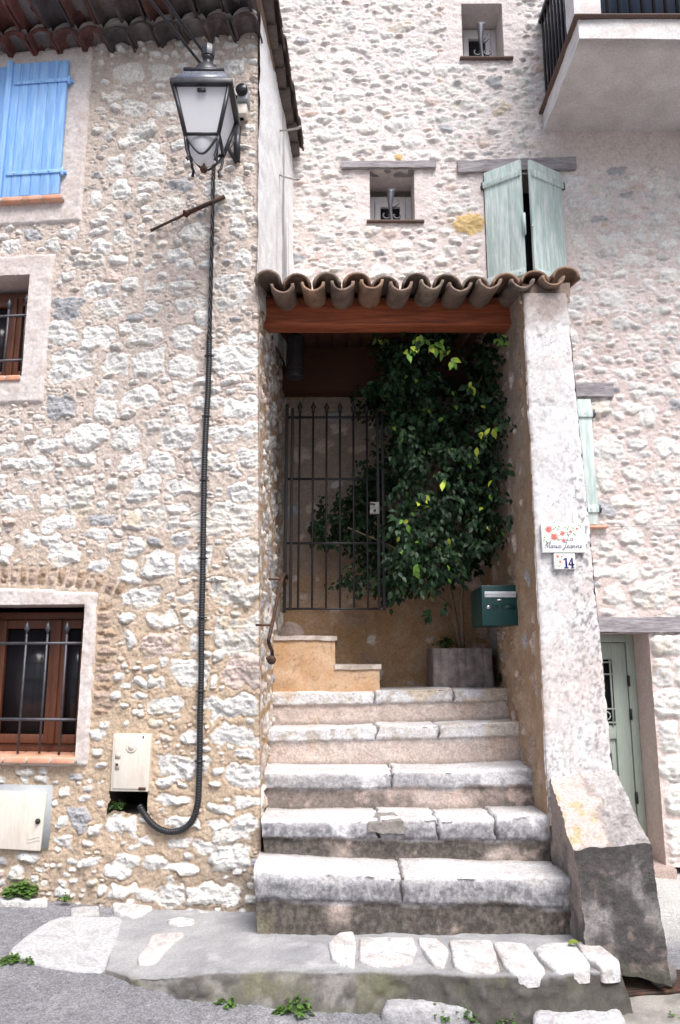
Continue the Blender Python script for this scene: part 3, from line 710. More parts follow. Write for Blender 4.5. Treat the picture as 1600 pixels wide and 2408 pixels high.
def tower_front():
    A, T = np.meshgrid(np.arange(-.80, 2.92, .0092), np.arange(-.08, 7.70, .0092))
    H, tint = RT.sample(A, T)
    plain = np.zeros(A.shape)
    ac = (A[:-1, :-1]+A[1:, 1:])/2; tc = (T[:-1, :-1]+T[1:, 1:])/2; keep = np.ones(ac.shape, bool)
    # snap to the openings' edges
    for r in (w1, w2, dr, sh):
        na = lambda v: (np.abs(A-v) < .0047)
        nt_ = lambda v: (np.abs(T-v) < .0047)
        for v in r[:2]: A[na(v) & (T > r[2]-.02) & (T < r[3]+.02)] = v
        for v in r[2:]: T[nt_(v) & (A > r[0]-.02) & (A < r[1]+.02)] = v
        keep &= ~((ac > r[0]) & (ac < r[1]) & (tc > r[2]) & (tc < r[3]))
    keep &= ~((ac > -.40) & (ac < 1.05) & (tc < 3.3))        # the porch's own back wall stands there
    mb = MB(); mb.grid(TF.arr(A, T, H), tint, keep)
    mb.build('front_wall', 'rubble_far', TOWER)
    mb = MB(); mb.box((-.8, 6.6, -.3), (2.92, 6.66, 7.7), (.5, .45, .4)); mb.box((-.85, 5.73, -.3), (-.8, 6.6, 7.7), (.5, .45, .4)); mb.box((2.92, 5.6, -.3), (2.97, 6.6, 7.7), (.6, .55, .5))
    mb.box((-.8, 5.73, 7.7), (2.92, 6.6, 7.8), (.4, .3, .25)); mb.build('side_walls', 'plaster', TOWER, False)
tower_front()
def scroll(fr, mb, a, t0, t1, o):
    # wrought-iron window bar: flat stem that splays at its head, C-scrolls either side
    h = t1-t0
    V = []
    ts = np.linspace(0, 1, 14)
    for t in ts:
        w = .013+.026*max(0, t-.35)*1.4+.006*max(0, .15-t)*4
        for s_, oo in ((-1, 0), (1, 0), (1, .012), (-1, .012)): V.append(fr.pt(a+s_*w-.012*sin(t*3), t0+t*h*.97, o+oo+.01*sin(t*pi)))
    Fc = [[0, 1, 2, 3][::-1], [52, 53, 54, 55]]
    for i in range(13):
        for k in range(4): Fc.append([i*4+k, i*4+(k+1) % 4, (i+1)*4+(k+1) % 4, (i+1)*4+k])
    mb.add(V, Fc)
    for sgn in (-1, 1):
        P = []
        for k in range(26):
            an = k/25*3.9; rr = .040-.024*k/25
            P.append(fr.pt(a+sgn*(.050-cos(an)*rr*1.0), t0+h*.17+.012-sin(an)*rr*1.1, o+.006))
        mb.tube(P, .0075, 6, flat=1.0)
        mb.tube([fr.pt(a+sgn*.010, t0+h*.17+.012, o+.006), fr.pt(a+sgn*.03, t0+h*.2, o+.006)], .007, 6)
    P = [fr.pt(a+.005+.055*sin(k/10*2.2), t0+h*(.42+.24*k/10)+.0, o+.006) for k in range(11)]
    mb.tube(P, np.linspace(.009, .004, 11), 6)
def small_window(r, fy, gx0, gx1, gy, hd, lbl):
    mb = MB(); reveal(mb, TF, r, .004, .30, (.66, .60, .58)); mb.build('window_reveal', 'plaster', TOWER)
    a0, a1, t0, t1 = r; tt = TF.px(900, fy, -.28)[1]
    m = MB(); o = -.296
    ft = tt; w = .05
    m.fbox(TF, a0+.001, a0+w, t0+.001, ft, o, o+.035); m.fbox(TF, a1-w, a1-.001, t0+.001, ft, o, o+.035); m.fbox(TF, a0+w, a1-w, ft-.05, ft, o, o+.035)
    m.fbox(TF, a0+w, a1-w, t0+.001, t0+.03, o, o+.035)
    m.fbox(TF, a0+w+.003, a0+2*w, t0+.03, ft-.053, o+.003, o+.045); m.fbox(TF, a1-2*w, a1-w-.003, t0+.03, ft-.053, o+.003, o+.045); m.fbox(TF, a0+2*w, a1-2*w, ft-.10, ft-.053, o+.003, o+.045)
    wn = bevel(m.build('window', 'white_paint', TOWER, False), .004)
    g = MB(); g.fbox(TF, a0+w, a1-w, t0+.03, ft-.06, o+.006, o+.012); g.build('pane', 'glass_dark', wn, False)
    m = MB(); scroll(TF, m, (a0+a1)/2-.005, t0+.005, hd, -.02); m.build('scroll_bar', 'iron_grey', wn)
    m = MB(); m.fbox(TF, a0-.03, a1+.075, t0-.016, t0+.002, -.2, .03); bevel(m.build('sill', 'brick_edge', wn, False), .004)
    return wn
small_window(w1, 74, 0, 0, 0, TF.px(1120, 47)[1], '')
small_window(w2, 466, 0, 0, 0, TF.px(917, 440)[1], '')
def lintel(px0, px1, ytop, ybot, o1_, name='lintel', tiltz=0):
    a0, t1 = tf_(px0, ytop); a1, _ = tf_(px1, ytop); _, t0 = tf_(px0, ybot)
    mb = MB()
    def tfn(U, V, G): return np.full(U.shape+(3,), .3)
    n = 30
    for k in range(6): pass
    c = [TF.pt(a0, t0, -.1), TF.pt(a1, t0+tiltz, -.1), TF.pt(a1, t1+tiltz, -.1), TF.pt(a0, t1, -.1)]
    d = [TF.pt(a0, t0, o1_), TF.pt(a1, t0+tiltz, o1_), TF.pt(a1, t1+tiltz, o1_), TF.pt(a0, t1, o1_)]
    mb.patch(d[0], d[1], d[2], d[3], .012, None, .009, 10); mb.patch(c[0], c[1], d[1], d[0], .012, None, .009, 10)
    mb.patch(d[3], d[2], c[2], c[3], .012, None, .009, 10); mb.patch(c[0], d[0], d[3], c[3], .012, None, .009, 10); mb.patch(d[1], c[1], c[2], d[2], .012, None, .009, 10)
    return mb.build(name, 'wood_grey', TOWER)
lintel(803, 1025, 384, 399, .035); lintel(1076, 1353, 383, 410, .035, tiltz=.03); lintel(1300, 1439, 904, 936, .04); lintel(1370, 1660, 1452, 1487, .035)
def green_shutter(hx, fx, hy, fy, t0, t1, z_extra=0):
    # a leaf hung at (hx, hy) with its free edge at (fx, fy)
    v = np.array([fx-hx, fy-hy]); w = np.linalg.norm(v); u = v/w; nrm = np.array([u[1], -u[0]])
    if nrm[1] > 0: nrm = -nrm
    class Fr: pass
    fr = Frame(0, 0, 0); fr.c = np.array([hx, hy]); fr.e = u; fr.n = nrm
    mb = MB()
    n = 2 if w < .4 else 4
    cuts = [0, .62, 1.0] if n == 2 else [0, .25, .5, .75, 1]
    for i in range(n): mb.fbox(fr, cuts[i]*w+.0015, cuts[i+1]*w-.0015, t0, t1, -.026, 0)
    mb.fbox(fr, .002, w-.002, t0+.003, t1-.003, -.024, -.003)
    p = bevel(mb.build('shutter', 'green_paint', TOWER, False), .003)
    for tt in (t0+.12, t1-.12):
        m = MB(); m.fbox(fr, -.004, w-.004, tt-.028, tt+.028, .0, .014)
        for q in (.12, .5, .88): m.lathe(fr.pt(q*w, tt, .014), [(.006, 0), (.006, .003), (.002, .005)], 8, (nrm[0], nrm[1], 0))
        bevel(m.build('batten', 'green_paint', p, False), .003)
        h = MB(); h.tube([fr.pt(-.012, tt-.03, .004), fr.pt(-.012, tt+.03, .004)], .012, 8); h.box(fr.pt(-.03, tt-.01, .0), fr.pt(-.012, tt+.01, .0)+np.array([0, .06, 0])); h.build('hinge', 'iron_grey', p)
    return p
gl = green_shutter(1.185, 1.448, 5.68, 5.50, sh[2], sh[3]); gr = green_shutter(1.830, 1.522, 5.68, 5.50, sh[2], sh[3])
m = MB(); m.box((1.440, 5.475, 4.62), (1.462, 5.51, 4.80)); m.build('edge_strip', 'green_paint', gl)
m = MB(); p_ = PD(1252, 533, 5.48); m.lathe(p_, [(.004, 0), (.012, .006), (.012, .014), (.004, .02)], 10, (0, -1, 0)); m.tube([p_+[0, 0, -.03], p_+[0, 0, .03]], .005, 6); m.build('latch', 'steel', gl)
mb = MB(); reveal(mb, TF, sh, .004, .28, (.56, .5, .46)); mb.build('window_reveal', 'plaster', TOWER)
m = MB(); m.fbox(TF, sh[0], sh[1], sh[2], sh[3], -.272, -.26); m.build('window', 'glass_dark', TOWER, False)
ss = green_shutter(1.950, 1.45, 5.672, 5.672, TF.px(1400, 1235)[1], TF.px(1385, 941)[1])
m = MB(); a_, t_ = TF.px(1425, 1238); m.fbox(TF, 1.45, a_, t_-.02, t_, -.05, .05); m.build('sill', 'terracotta', TOWER, False)
def tower_door():
    mb = MB(); reveal(mb, TF, dr, .02, .34, (.55, .46, .43)); mb.build('door_reveal', 'plaster', TOWER)
    a0, a1, t0, t1 = dr; o = -.33
    m = MB()
    m.fbox(TF, a1-.06, a1-.001, t0+.002, t1-.001, o, o+.05); m.fbox(TF, a0+.001, a0+.06, t0+.002, t1-.001, o, o+.05); m.fbox(TF, a0+.06, a1-.06, t1-.06, t1-.001, o, o+.05)
    fr_ = bevel(m.build('door_frame', 'green_door', TOWER, False), .004)
    m = MB(); x0, x1 = a0+.065, a1-.065; o += .004; tl = t0+.92
    w = .11
    m.fbox(TF, x0, x0+w, t0+.01, t1-.065, o, o+.035); m.fbox(TF, x1-w, x1, t0+.01, t1-.065, o, o+.035)
    for (q0, q1) in ((t0+.01, t0+.18), (tl-.1, tl), (t1-.19, t1-.065), (t0+.46, t0+.55)): m.fbox(TF, x0+w, x1-w, q0, q1, o, o+.035)
    for (q0, q1) in ((t0+.18, t0+.46), (t0+.55, tl-.1)):
        m.fbox(TF, x0+w, x1-w, q0, q1, o, o+.012); m.fbox(TF, x0+w+.04, x1-w-.04, q0+.04, q1-.04, o, o+.024)
    d = bevel(m.build('door', 'green_door', TOWER, False), .004)
    g = MB(); g.fbox(TF, x0+w, x1-w, tl, t1-.19, o+.006, o+.012); g.build('pane', 'glass_dark', d, False)
    g = MB(); oo = o+.045
    for q in np.linspace(x0+w+.02, x1-w-.02, 6): g.tube([TF.pt(q, tl, oo), TF.pt(q, t1-.19, oo)], .007, 6)
    for q in (tl+.02, tl+.12, t1-.30, t1-.21): g.tube([TF.pt(x0+w, q, oo), TF.pt(x1-w, q, oo)], .007, 6)
    for q in np.linspace(x0+w+.07, x1-w-.07, 4):
        g.tube([TF.pt(q+.03*cos(k/12*2*pi), tl+.07+.03*sin(k/12*2*pi), oo) for k in range(13)], .005, 6)
    g.build('door_grille', 'green_door', d)
    for q in (t0+.4, t0+1.0, t1-.35): g = MB(); g.tube([TF.pt(a1-.06, q-.04, o+.05), TF.pt(a1-.06, q+.04, o+.05)], .01, 8); g.build('hinge', 'iron', d)
    mb = MB(); mb.patch(TF.pt(a0-.05, t0+.005, .12), TF.pt(a1+.03, t0+.005, .12), TF.pt(a1+.03, t0+.005, -.34), TF.pt(a0-.05, t0+.005, -.34), .02, lambda U, V, G: np.full(U.shape+(3,), 1)*np.array((.40, .31, .28)), .004)
    mb.patch(TF.pt(a0-.05, t0-.2, .12), TF.pt(a1+.03, t0-.2, .12), TF.pt(a1+.03, t0+.005, .12), TF.pt(a0-.05, t0+.005, .12), .02, lambda U, V, G: np.full(U.shape+(3,), 1)*np.array((.42, .33, .29)), .004)
    mb.build('threshold', 'limestone', TOWER)
tower_door()
def balcony():
    zb = EYE+4.36; x0 = 1.71; x1 = 3.6; y0 = 4.72; y1 = 5.72; th = .16
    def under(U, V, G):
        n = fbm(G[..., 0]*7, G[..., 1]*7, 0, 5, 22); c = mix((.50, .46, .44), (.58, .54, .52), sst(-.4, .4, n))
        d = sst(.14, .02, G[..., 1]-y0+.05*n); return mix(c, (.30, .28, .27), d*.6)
    def face(U, V, G):
        n = fbm(G[..., 0]*9, G[..., 1]*9, G[..., 2]*20, 4, 24); c = mix((.68, .66, .65), (.60, .55, .52), sst(-.1, .5, n))
        return mix(c, (.20, .18, .18), sst(.42, .7, fbm(G[..., 0]*22, G[..., 1]*5, G[..., 2]*2, 4, 26))*.8)
    mb = MB()
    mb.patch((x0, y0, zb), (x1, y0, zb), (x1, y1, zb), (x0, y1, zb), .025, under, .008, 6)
    mb.patch((x0, y1, zb), (x0, y0, zb), (x0, y0, zb+th), (x0, y1, zb+th), .02, face, .008, 6)
    mb.patch((x0, y0, zb), (x1, y0, zb), (x1, y0, zb+th), (x0, y0, zb+th), .02, face, .008, 6)
    mb.patch((x0, y0, zb+th), (x1, y0, zb+th), (x1, y1, zb+th), (x0, y1, zb+th), .05, face, .008, 6)
    b = mb.build('balcony', 'plaster', TOWER)
    m = MB(); m.box((x0-.035, y0-.035, zb+th+.005), (x1, y1, zb+th+.019)); bevel(m.build('tile_edge', 'brick_edge', b, False), .005)
    m = MB(); px0, px1 = x0-.02, x0+.17
    m.patch((px0, y0+.01, zb+th+.02), (px1, y0+.01, zb+th+.02), (px1, y0+.01, 7.9), (px0, y0+.01, 7.9), .03, face, .008, 6)
    m.patch((px0, y0+.2, zb+th+.02), (px0, y0+.01, zb+th+.02), (px0, y0+.01, 7.9), (px0, y0+.2, 7.9), .03, face, .008, 6)
    m.patch((px1, y0+.01, zb+th+.02), (px1, y0+.2, zb+th+.02), (px1, y0+.2, 7.9), (px1, y0+.01, 7.9), .03, face, .008, 6)
    m.build('corner_post', 'plaster', b)
    m = MB(); zr = zb+th+.06; ztop = zr+.85
    for y in np.arange(y0+.25, y1, .085): m.box((x0+.02, y-.009, zr), (x0+.038, y+.009, ztop))
    m.box((x0+.012, y0+.2, zr-.015), (x0+.046, y1, zr+.012)); m.box((x0+.006, y0+.2, ztop-.02), (x0+.052, y1, ztop+.015))
    for x in np.arange(x0+.23, x1, .085): m.box((x-.009, y0+.03, zr), (x+.009, y0+.048, ztop))
    m.box((x0+.17, y0+.022, zr-.015), (x1, y0+.056, zr+.012)); m.box((x0+.17, y0+.016, ztop-.02), (x1, y0+.062, ztop+.015))
    m.build('railing', 'iron', b, False)
    m = MB(); m.box((x0+.06, y0+.09, zr+.01), (x0+.07, y1-.03, ztop)); m.box((x0+.2, y0+.09, zr+.01), (x1, y0+.1, ztop)); m.build('privacy_panel', 'glass_blue', b, False)
balcony()

# ================================================================== PORCH
PORCH = thing('entrance_porch', 'open stone porch with a canal tile roof, red timber beam and white rendered pillar', 'porch', (.35, 4.9, 0))
def back_wall():
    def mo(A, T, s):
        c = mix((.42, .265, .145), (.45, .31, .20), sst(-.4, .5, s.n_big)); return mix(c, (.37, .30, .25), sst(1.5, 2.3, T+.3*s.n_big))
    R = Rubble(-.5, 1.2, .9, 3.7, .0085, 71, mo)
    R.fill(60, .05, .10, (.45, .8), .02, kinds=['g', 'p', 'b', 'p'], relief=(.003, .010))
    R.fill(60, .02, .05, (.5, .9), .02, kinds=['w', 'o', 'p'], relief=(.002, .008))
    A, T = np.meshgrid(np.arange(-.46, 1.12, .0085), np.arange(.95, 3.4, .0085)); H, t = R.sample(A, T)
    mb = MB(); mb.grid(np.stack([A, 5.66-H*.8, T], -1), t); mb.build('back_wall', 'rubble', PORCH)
back_wall()
def pillar_zones():
    # right passage wall
    def mo(A, T, s):
        c = mix((.40, .27, .17), (.44, .32, .225), sst(-.3, .5, s.n_big)); return mix(c, (.36, .29, .24), sst(1.7, 2.9, T+.4*s.n_big)*.8)
    R = Rubble(0, 1.55, .3, 3.7, .0085, 83, mo)
    R.fill(120, .03, .08, (.7, 1.6), .03, kinds=['b', 'br', 'g', 'p', 'br'], relief=(.004, .012), tilt=.3)
    R.fill(120, .015, .035, (.7, 1.4), .03, kinds=['b', 'p', 'br'], relief=(.003, .010), tilt=.3)
    ts = np.arange(.47, 3.55, .0085); us = np.linspace(0, 1, 176)
    U, T = np.meshgrid(us, ts); H, t = R.sample(U*1.5, T)
    band = sst(.14, .09, U*1.5+.02*fbm(U*0, T*6, 0, 3, 3)); H = H*(1-band); t = mix(t, np.array((.44, .29, .18))*(1+.1*fbm(U*20, T*20, 0, 3, 4))[..., None], band*.85)
    X = 1.072-H; Y = 4.152+U*1.52
    mb = MB(); mb.grid(np.stack([X, Y, T], -1)[:, ::-1], t[:, ::-1]); mb.build('passage_wall', 'rubble', PORCH)
    # white rendered pillar front
    def tf(U, V, G):
        x, z = G[..., 0], G[..., 2]
        n = fbm(x*9, z*9, 0, 5, 101); m = fbm(x*26, z*26, 0, 4, 103); f = fbm(x*70, z*45, 1, 3, 104)
        c = mix((.66, .645, .64), (.58, .55, .535), sst(-.1, .5, n))
        c = mix(c, (.64, .52, .465), sst(.30, .7, fbm(x*5, z*4, 3, 4, 105)+.55*sst(2.2, 1.1, z)-.12)*.4)
        zone = np.clip(.30+.5*sst(.5, 1, U)*sst(.9, .2, np.abs(z-1.8))+.75*sst(.45, 0, np.abs(z-1.72))*sst(.45, .9, U)+.5*sst(1.2, .7, z)+.6*fbm(x*6, z*5, 8, 3, 107), 0, 1)
        crk = 1-sst(0, .05, np.abs(fbm(x*17, z*14, 2, 4, 108)))
        spk = sst(.05, .38, fbm(x*75, z*60, 4, 4, 109)+.3*m)
        c = mix(c, (.22, .205, .205), np.clip(spk*zone*1.25+crk*zone*.5*sst(-.2, .2, f), 0, 1)*.85)
        sq = (1-sst(0, .045, np.abs(fbm(x*20, z*30, 6, 4, 116))))*sst(.0, .3, fbm(x*11, z*13, 7, 3, 117)); c = mix(c, (.27, .25, .245), sq*.75)
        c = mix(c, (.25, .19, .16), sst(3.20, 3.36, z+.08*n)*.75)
        return c*(1+.10*f)[..., None]
    b = PD(1288, 1822, 4.15); zb = b[2]
    xl = lambda z: 1.068; xr = lambda z: 1.425-.034*(z-.6)
    N = 60
    def P(u, z, y=4.15): return np.array([xl(z)*(1-u)+xr(z)*u, y, z])
    mb = MB(); zt = 3.44
    ny = int((zt-.5)/.0085); nx = 44
    U, Zz = np.meshgrid(np.linspace(0, 1, nx), np.linspace(.5, zt, ny)); X = 1.068*(1-U)+(1.425-.034*(Zz-.6))*U
    G = np.stack([X, np.full(X.shape, 4.15), Zz], -1); T = tf(U, None, G)
    rel = fbm(X*12, Zz*12, 0, 4, 111)*.004+fbm(X*55, Zz*55, 0, 3, 112)*.002-.005*sst(.3, .55, fbm(X*13, Zz*13, 9, 4, 113))
    rnd = np.maximum(0, .03-np.minimum(U, 1-U)*.34); G[..., 1] += -rel+rnd**2*14
    G[..., 0] += .006*fbm(X*0, Zz*7, 2, 4, 114); ch = np.maximum(0, fbm(X*8, Zz*26, 5, 4, 115)-.1)*.016
    G[..., 0] += ch*sst(.08, 0, U)-ch*sst(.92, 1, U)
    mb.grid(G, T)
    mb.patch((xr(.5), 4.16, .5), (xr(.5), 5.72, .5), (xr(zt), 5.72, zt), (xr(zt), 4.16, zt), .03, tf, .008, 12)
    mb.patch((1.07, 4.16, zt), (xr(zt), 4.16, zt), (xr(zt), 5.7, zt), (1.07, 5.7, zt), .05, tf, 0)
    mb.build('pillar', 'plaster', PORCH)
pillar_zones()
def buttress():
    q = lambda x, y, D: PD(x, y, D)
    yb, yf = 4.155, 3.74
    TL = q(1290, 1826, yb); TR = q(1446, 1812, yb); FL = q(1350, 1998, yf); FR = q(1530, 1982, yf)
    BL = q(1384, 2240, 3.72); BR = q(1578, 2292, 3.70); BL[2] -= .06; BR[2] -= .04
    def tfc(U, V, G):
        x, y, z = G[..., 0], G[..., 1], G[..., 2]
        n = fbm(x*8, z*8, y*8, 5, 131); m = fbm(x*28, z*28, y*28, 4, 133)
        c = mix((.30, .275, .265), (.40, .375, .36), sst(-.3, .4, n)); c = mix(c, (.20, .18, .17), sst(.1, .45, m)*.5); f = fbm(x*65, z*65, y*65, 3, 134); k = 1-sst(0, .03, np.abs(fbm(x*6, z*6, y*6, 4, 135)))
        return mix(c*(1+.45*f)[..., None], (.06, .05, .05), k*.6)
    def top(U, V, G):
        c = tfc(U, V, G); n = fbm(U*5, V*5, 0, 4, 137)
        pt = sst(.62, .52, U+.16*n+.25*np.abs(V-.55))*sst(-.02, .04, V)
        n2 = fbm(U*7, V*9, 2, 4, 138)
        col = mix((.50, .42, .385), (.42, .35, .20), sst(.0, .35, n2)*sst(.95, .6, V)*.85)
        edge = sst(.62, .56, U+.16*n+.25*np.abs(V-.55))*(1-sst(.56, .5, U+.16*n+.25*np.abs(V-.55)))
        c = mix(c, (.5, .47, .45), sst(.6, 1, V)*.6)
        return mix(mix(c, col, pt), (.24, .2, .18), edge*.7)
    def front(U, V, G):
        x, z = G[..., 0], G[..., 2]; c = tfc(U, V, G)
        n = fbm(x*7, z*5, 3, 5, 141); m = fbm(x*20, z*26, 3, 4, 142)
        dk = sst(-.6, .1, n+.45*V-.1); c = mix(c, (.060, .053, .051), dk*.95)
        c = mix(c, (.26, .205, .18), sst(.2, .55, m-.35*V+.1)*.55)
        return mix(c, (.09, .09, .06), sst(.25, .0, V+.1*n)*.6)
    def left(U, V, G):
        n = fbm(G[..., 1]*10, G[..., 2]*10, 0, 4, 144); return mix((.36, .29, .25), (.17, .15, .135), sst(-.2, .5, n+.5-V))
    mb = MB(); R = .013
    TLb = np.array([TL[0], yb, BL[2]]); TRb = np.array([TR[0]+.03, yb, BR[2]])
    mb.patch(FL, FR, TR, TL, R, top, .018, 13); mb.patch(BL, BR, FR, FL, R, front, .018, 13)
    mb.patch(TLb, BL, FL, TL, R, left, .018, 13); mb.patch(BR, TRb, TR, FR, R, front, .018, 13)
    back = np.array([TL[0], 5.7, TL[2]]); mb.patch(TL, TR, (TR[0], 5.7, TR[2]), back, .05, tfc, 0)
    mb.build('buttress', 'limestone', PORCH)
    # broken rubble foot at the right of the buttress
    m = MB()
    for (px, py, D, r) in ((1548, 2262, 3.80, .075),):
        p = PD(px, py, D); th = np.linspace(0, pi, 9); ph = np.linspace(0, 2*pi, 16); Th, Ph = np.meshgrid(th, ph)
        G = np.stack([p[0]+r*np.sin(Th)*np.cos(Ph), p[1]+r*np.sin(Th)*np.sin(Ph)*.8, p[2]-.03+r*.9*np.cos(Th)], -1)
        m.grid(G+rough(G, .045, 11, 8), np.array((.16, .145, .13))*(1+.4*fbm(G[..., 0]*30, G[..., 1]*30, G[..., 2]*30, 3, 9))[..., None])
    m.build('rubble_foot', 'limestone', PORCH)
buttress()
def beams():
    m = MB(); D = 4.50; l = PD(620, 763, D); zb = l[2]
    m.box((-.56, D, zb), (1.12, D+.13, zb+.185))
    bevel(m.build('beam', 'wood_red', PORCH, False), .006)
    m = MB(); m.box((-.47, 5.48, zb-.07), (1.12, 5.66, zb+.42)); bevel(m.build('rear_beam', 'wood_dark', PORCH, False), .006)
    # sloping boarding under the tiles, rafters
    m = MB(); y0, y1 = 4.64, 5.69; z0, z1 = zb+.12, zb+.30
    for x in np.arange(-.5, 1.15, .11): m.hexa([(x, y0, z0), (x+.106, y0, z0), (x+.106, y1, z1), (x, y1, z1)], [(x, y0, z0+.02), (x+.106, y0, z0+.02), (x+.106, y1, z1+.02), (x, y1, z1+.02)])
    m.build('roof_boards', 'wood_dark', PORCH, False)
    return zb
ZB = beams()
def porch_tiles():
    rg = np.random.default_rng(21); mb = MB()
    e = np.array([1.0, 0, 0]); L = 1.62; slope = .19
    cols = [(.24, .16, .115), (.20, .14, .11), (.28, .175, .12), (.18, .135, .11), (.24, .185, .14)]
    yf = 4.13
    def zf(px): return PD(px, 672, yf)[2]
    z_base = PD(900, 706, yf)[2]+.052
    n = 11; step = .176; xs = [PD(662, 690, yf)[0]+k*step for k in range(n-1)]
    for i, x in enumerate(xs):
        lift = 0 if i < 8 else .012*(i-7)
        for (dx, rr, dz, op, ln) in ((0, .070, .072, True, .0), (.088, .086, .060, False, .015)):
            if i == 9 and op is False: dz += .015
            x_ = x+dx+rg.normal(0, .006); y_ = yf+(.0 if op else .035)+rg.normal(0, .012); z_ = z_base+dz+lift+rg.normal(0, .006)
            c = cols[int(rg.integers(5))]
            if not op: c = tuple(q*.72 for q in c)
            for k in range(4):
                f0, f1 = k*.40, k*.40+.46
                p0 = np.array([x_, y_+f0, z_+f0*slope+.012*(0 if k == 0 else 1)]); p1 = np.array([x_+rg.normal(0, .004), y_+f1, z_+f1*slope])
                half_tile(mb, p0, p1, rr, (0, 0, 1), e, .016, c, op, 11, .92 if not op else 1.06, .93)
    # first cover at the wall
    x_ = xs[0]-.086; half_tile(mb, (x_, yf+.03, z_base+.085), (x_, yf+1.5, z_base+.085+1.5*slope), .08, (0, 0, 1), e, .016, (.17, .13, .10), False, 11)
    mb.build('roof_tiles', 'tile', PORCH)
    m = MB()       # mortar bedding behind the tile mouths and the cap over the pillar
    def tf(U, V, G): return np.array((.20, .155, .13))*(1+.3*fbm(G[..., 0]*25, G[..., 1]*25, G[..., 2]*25, 4, 5))[..., None]
    m.patch((1.05, 4.165, 3.38), (1.35, 4.165, 3.38), (1.37, 4.20, z_base+.085), (1.04, 4.20, z_base+.085), .012, tf, .013, 14)
    m.build('tile_mortar', 'plaster', PORCH)
porch_tiles()

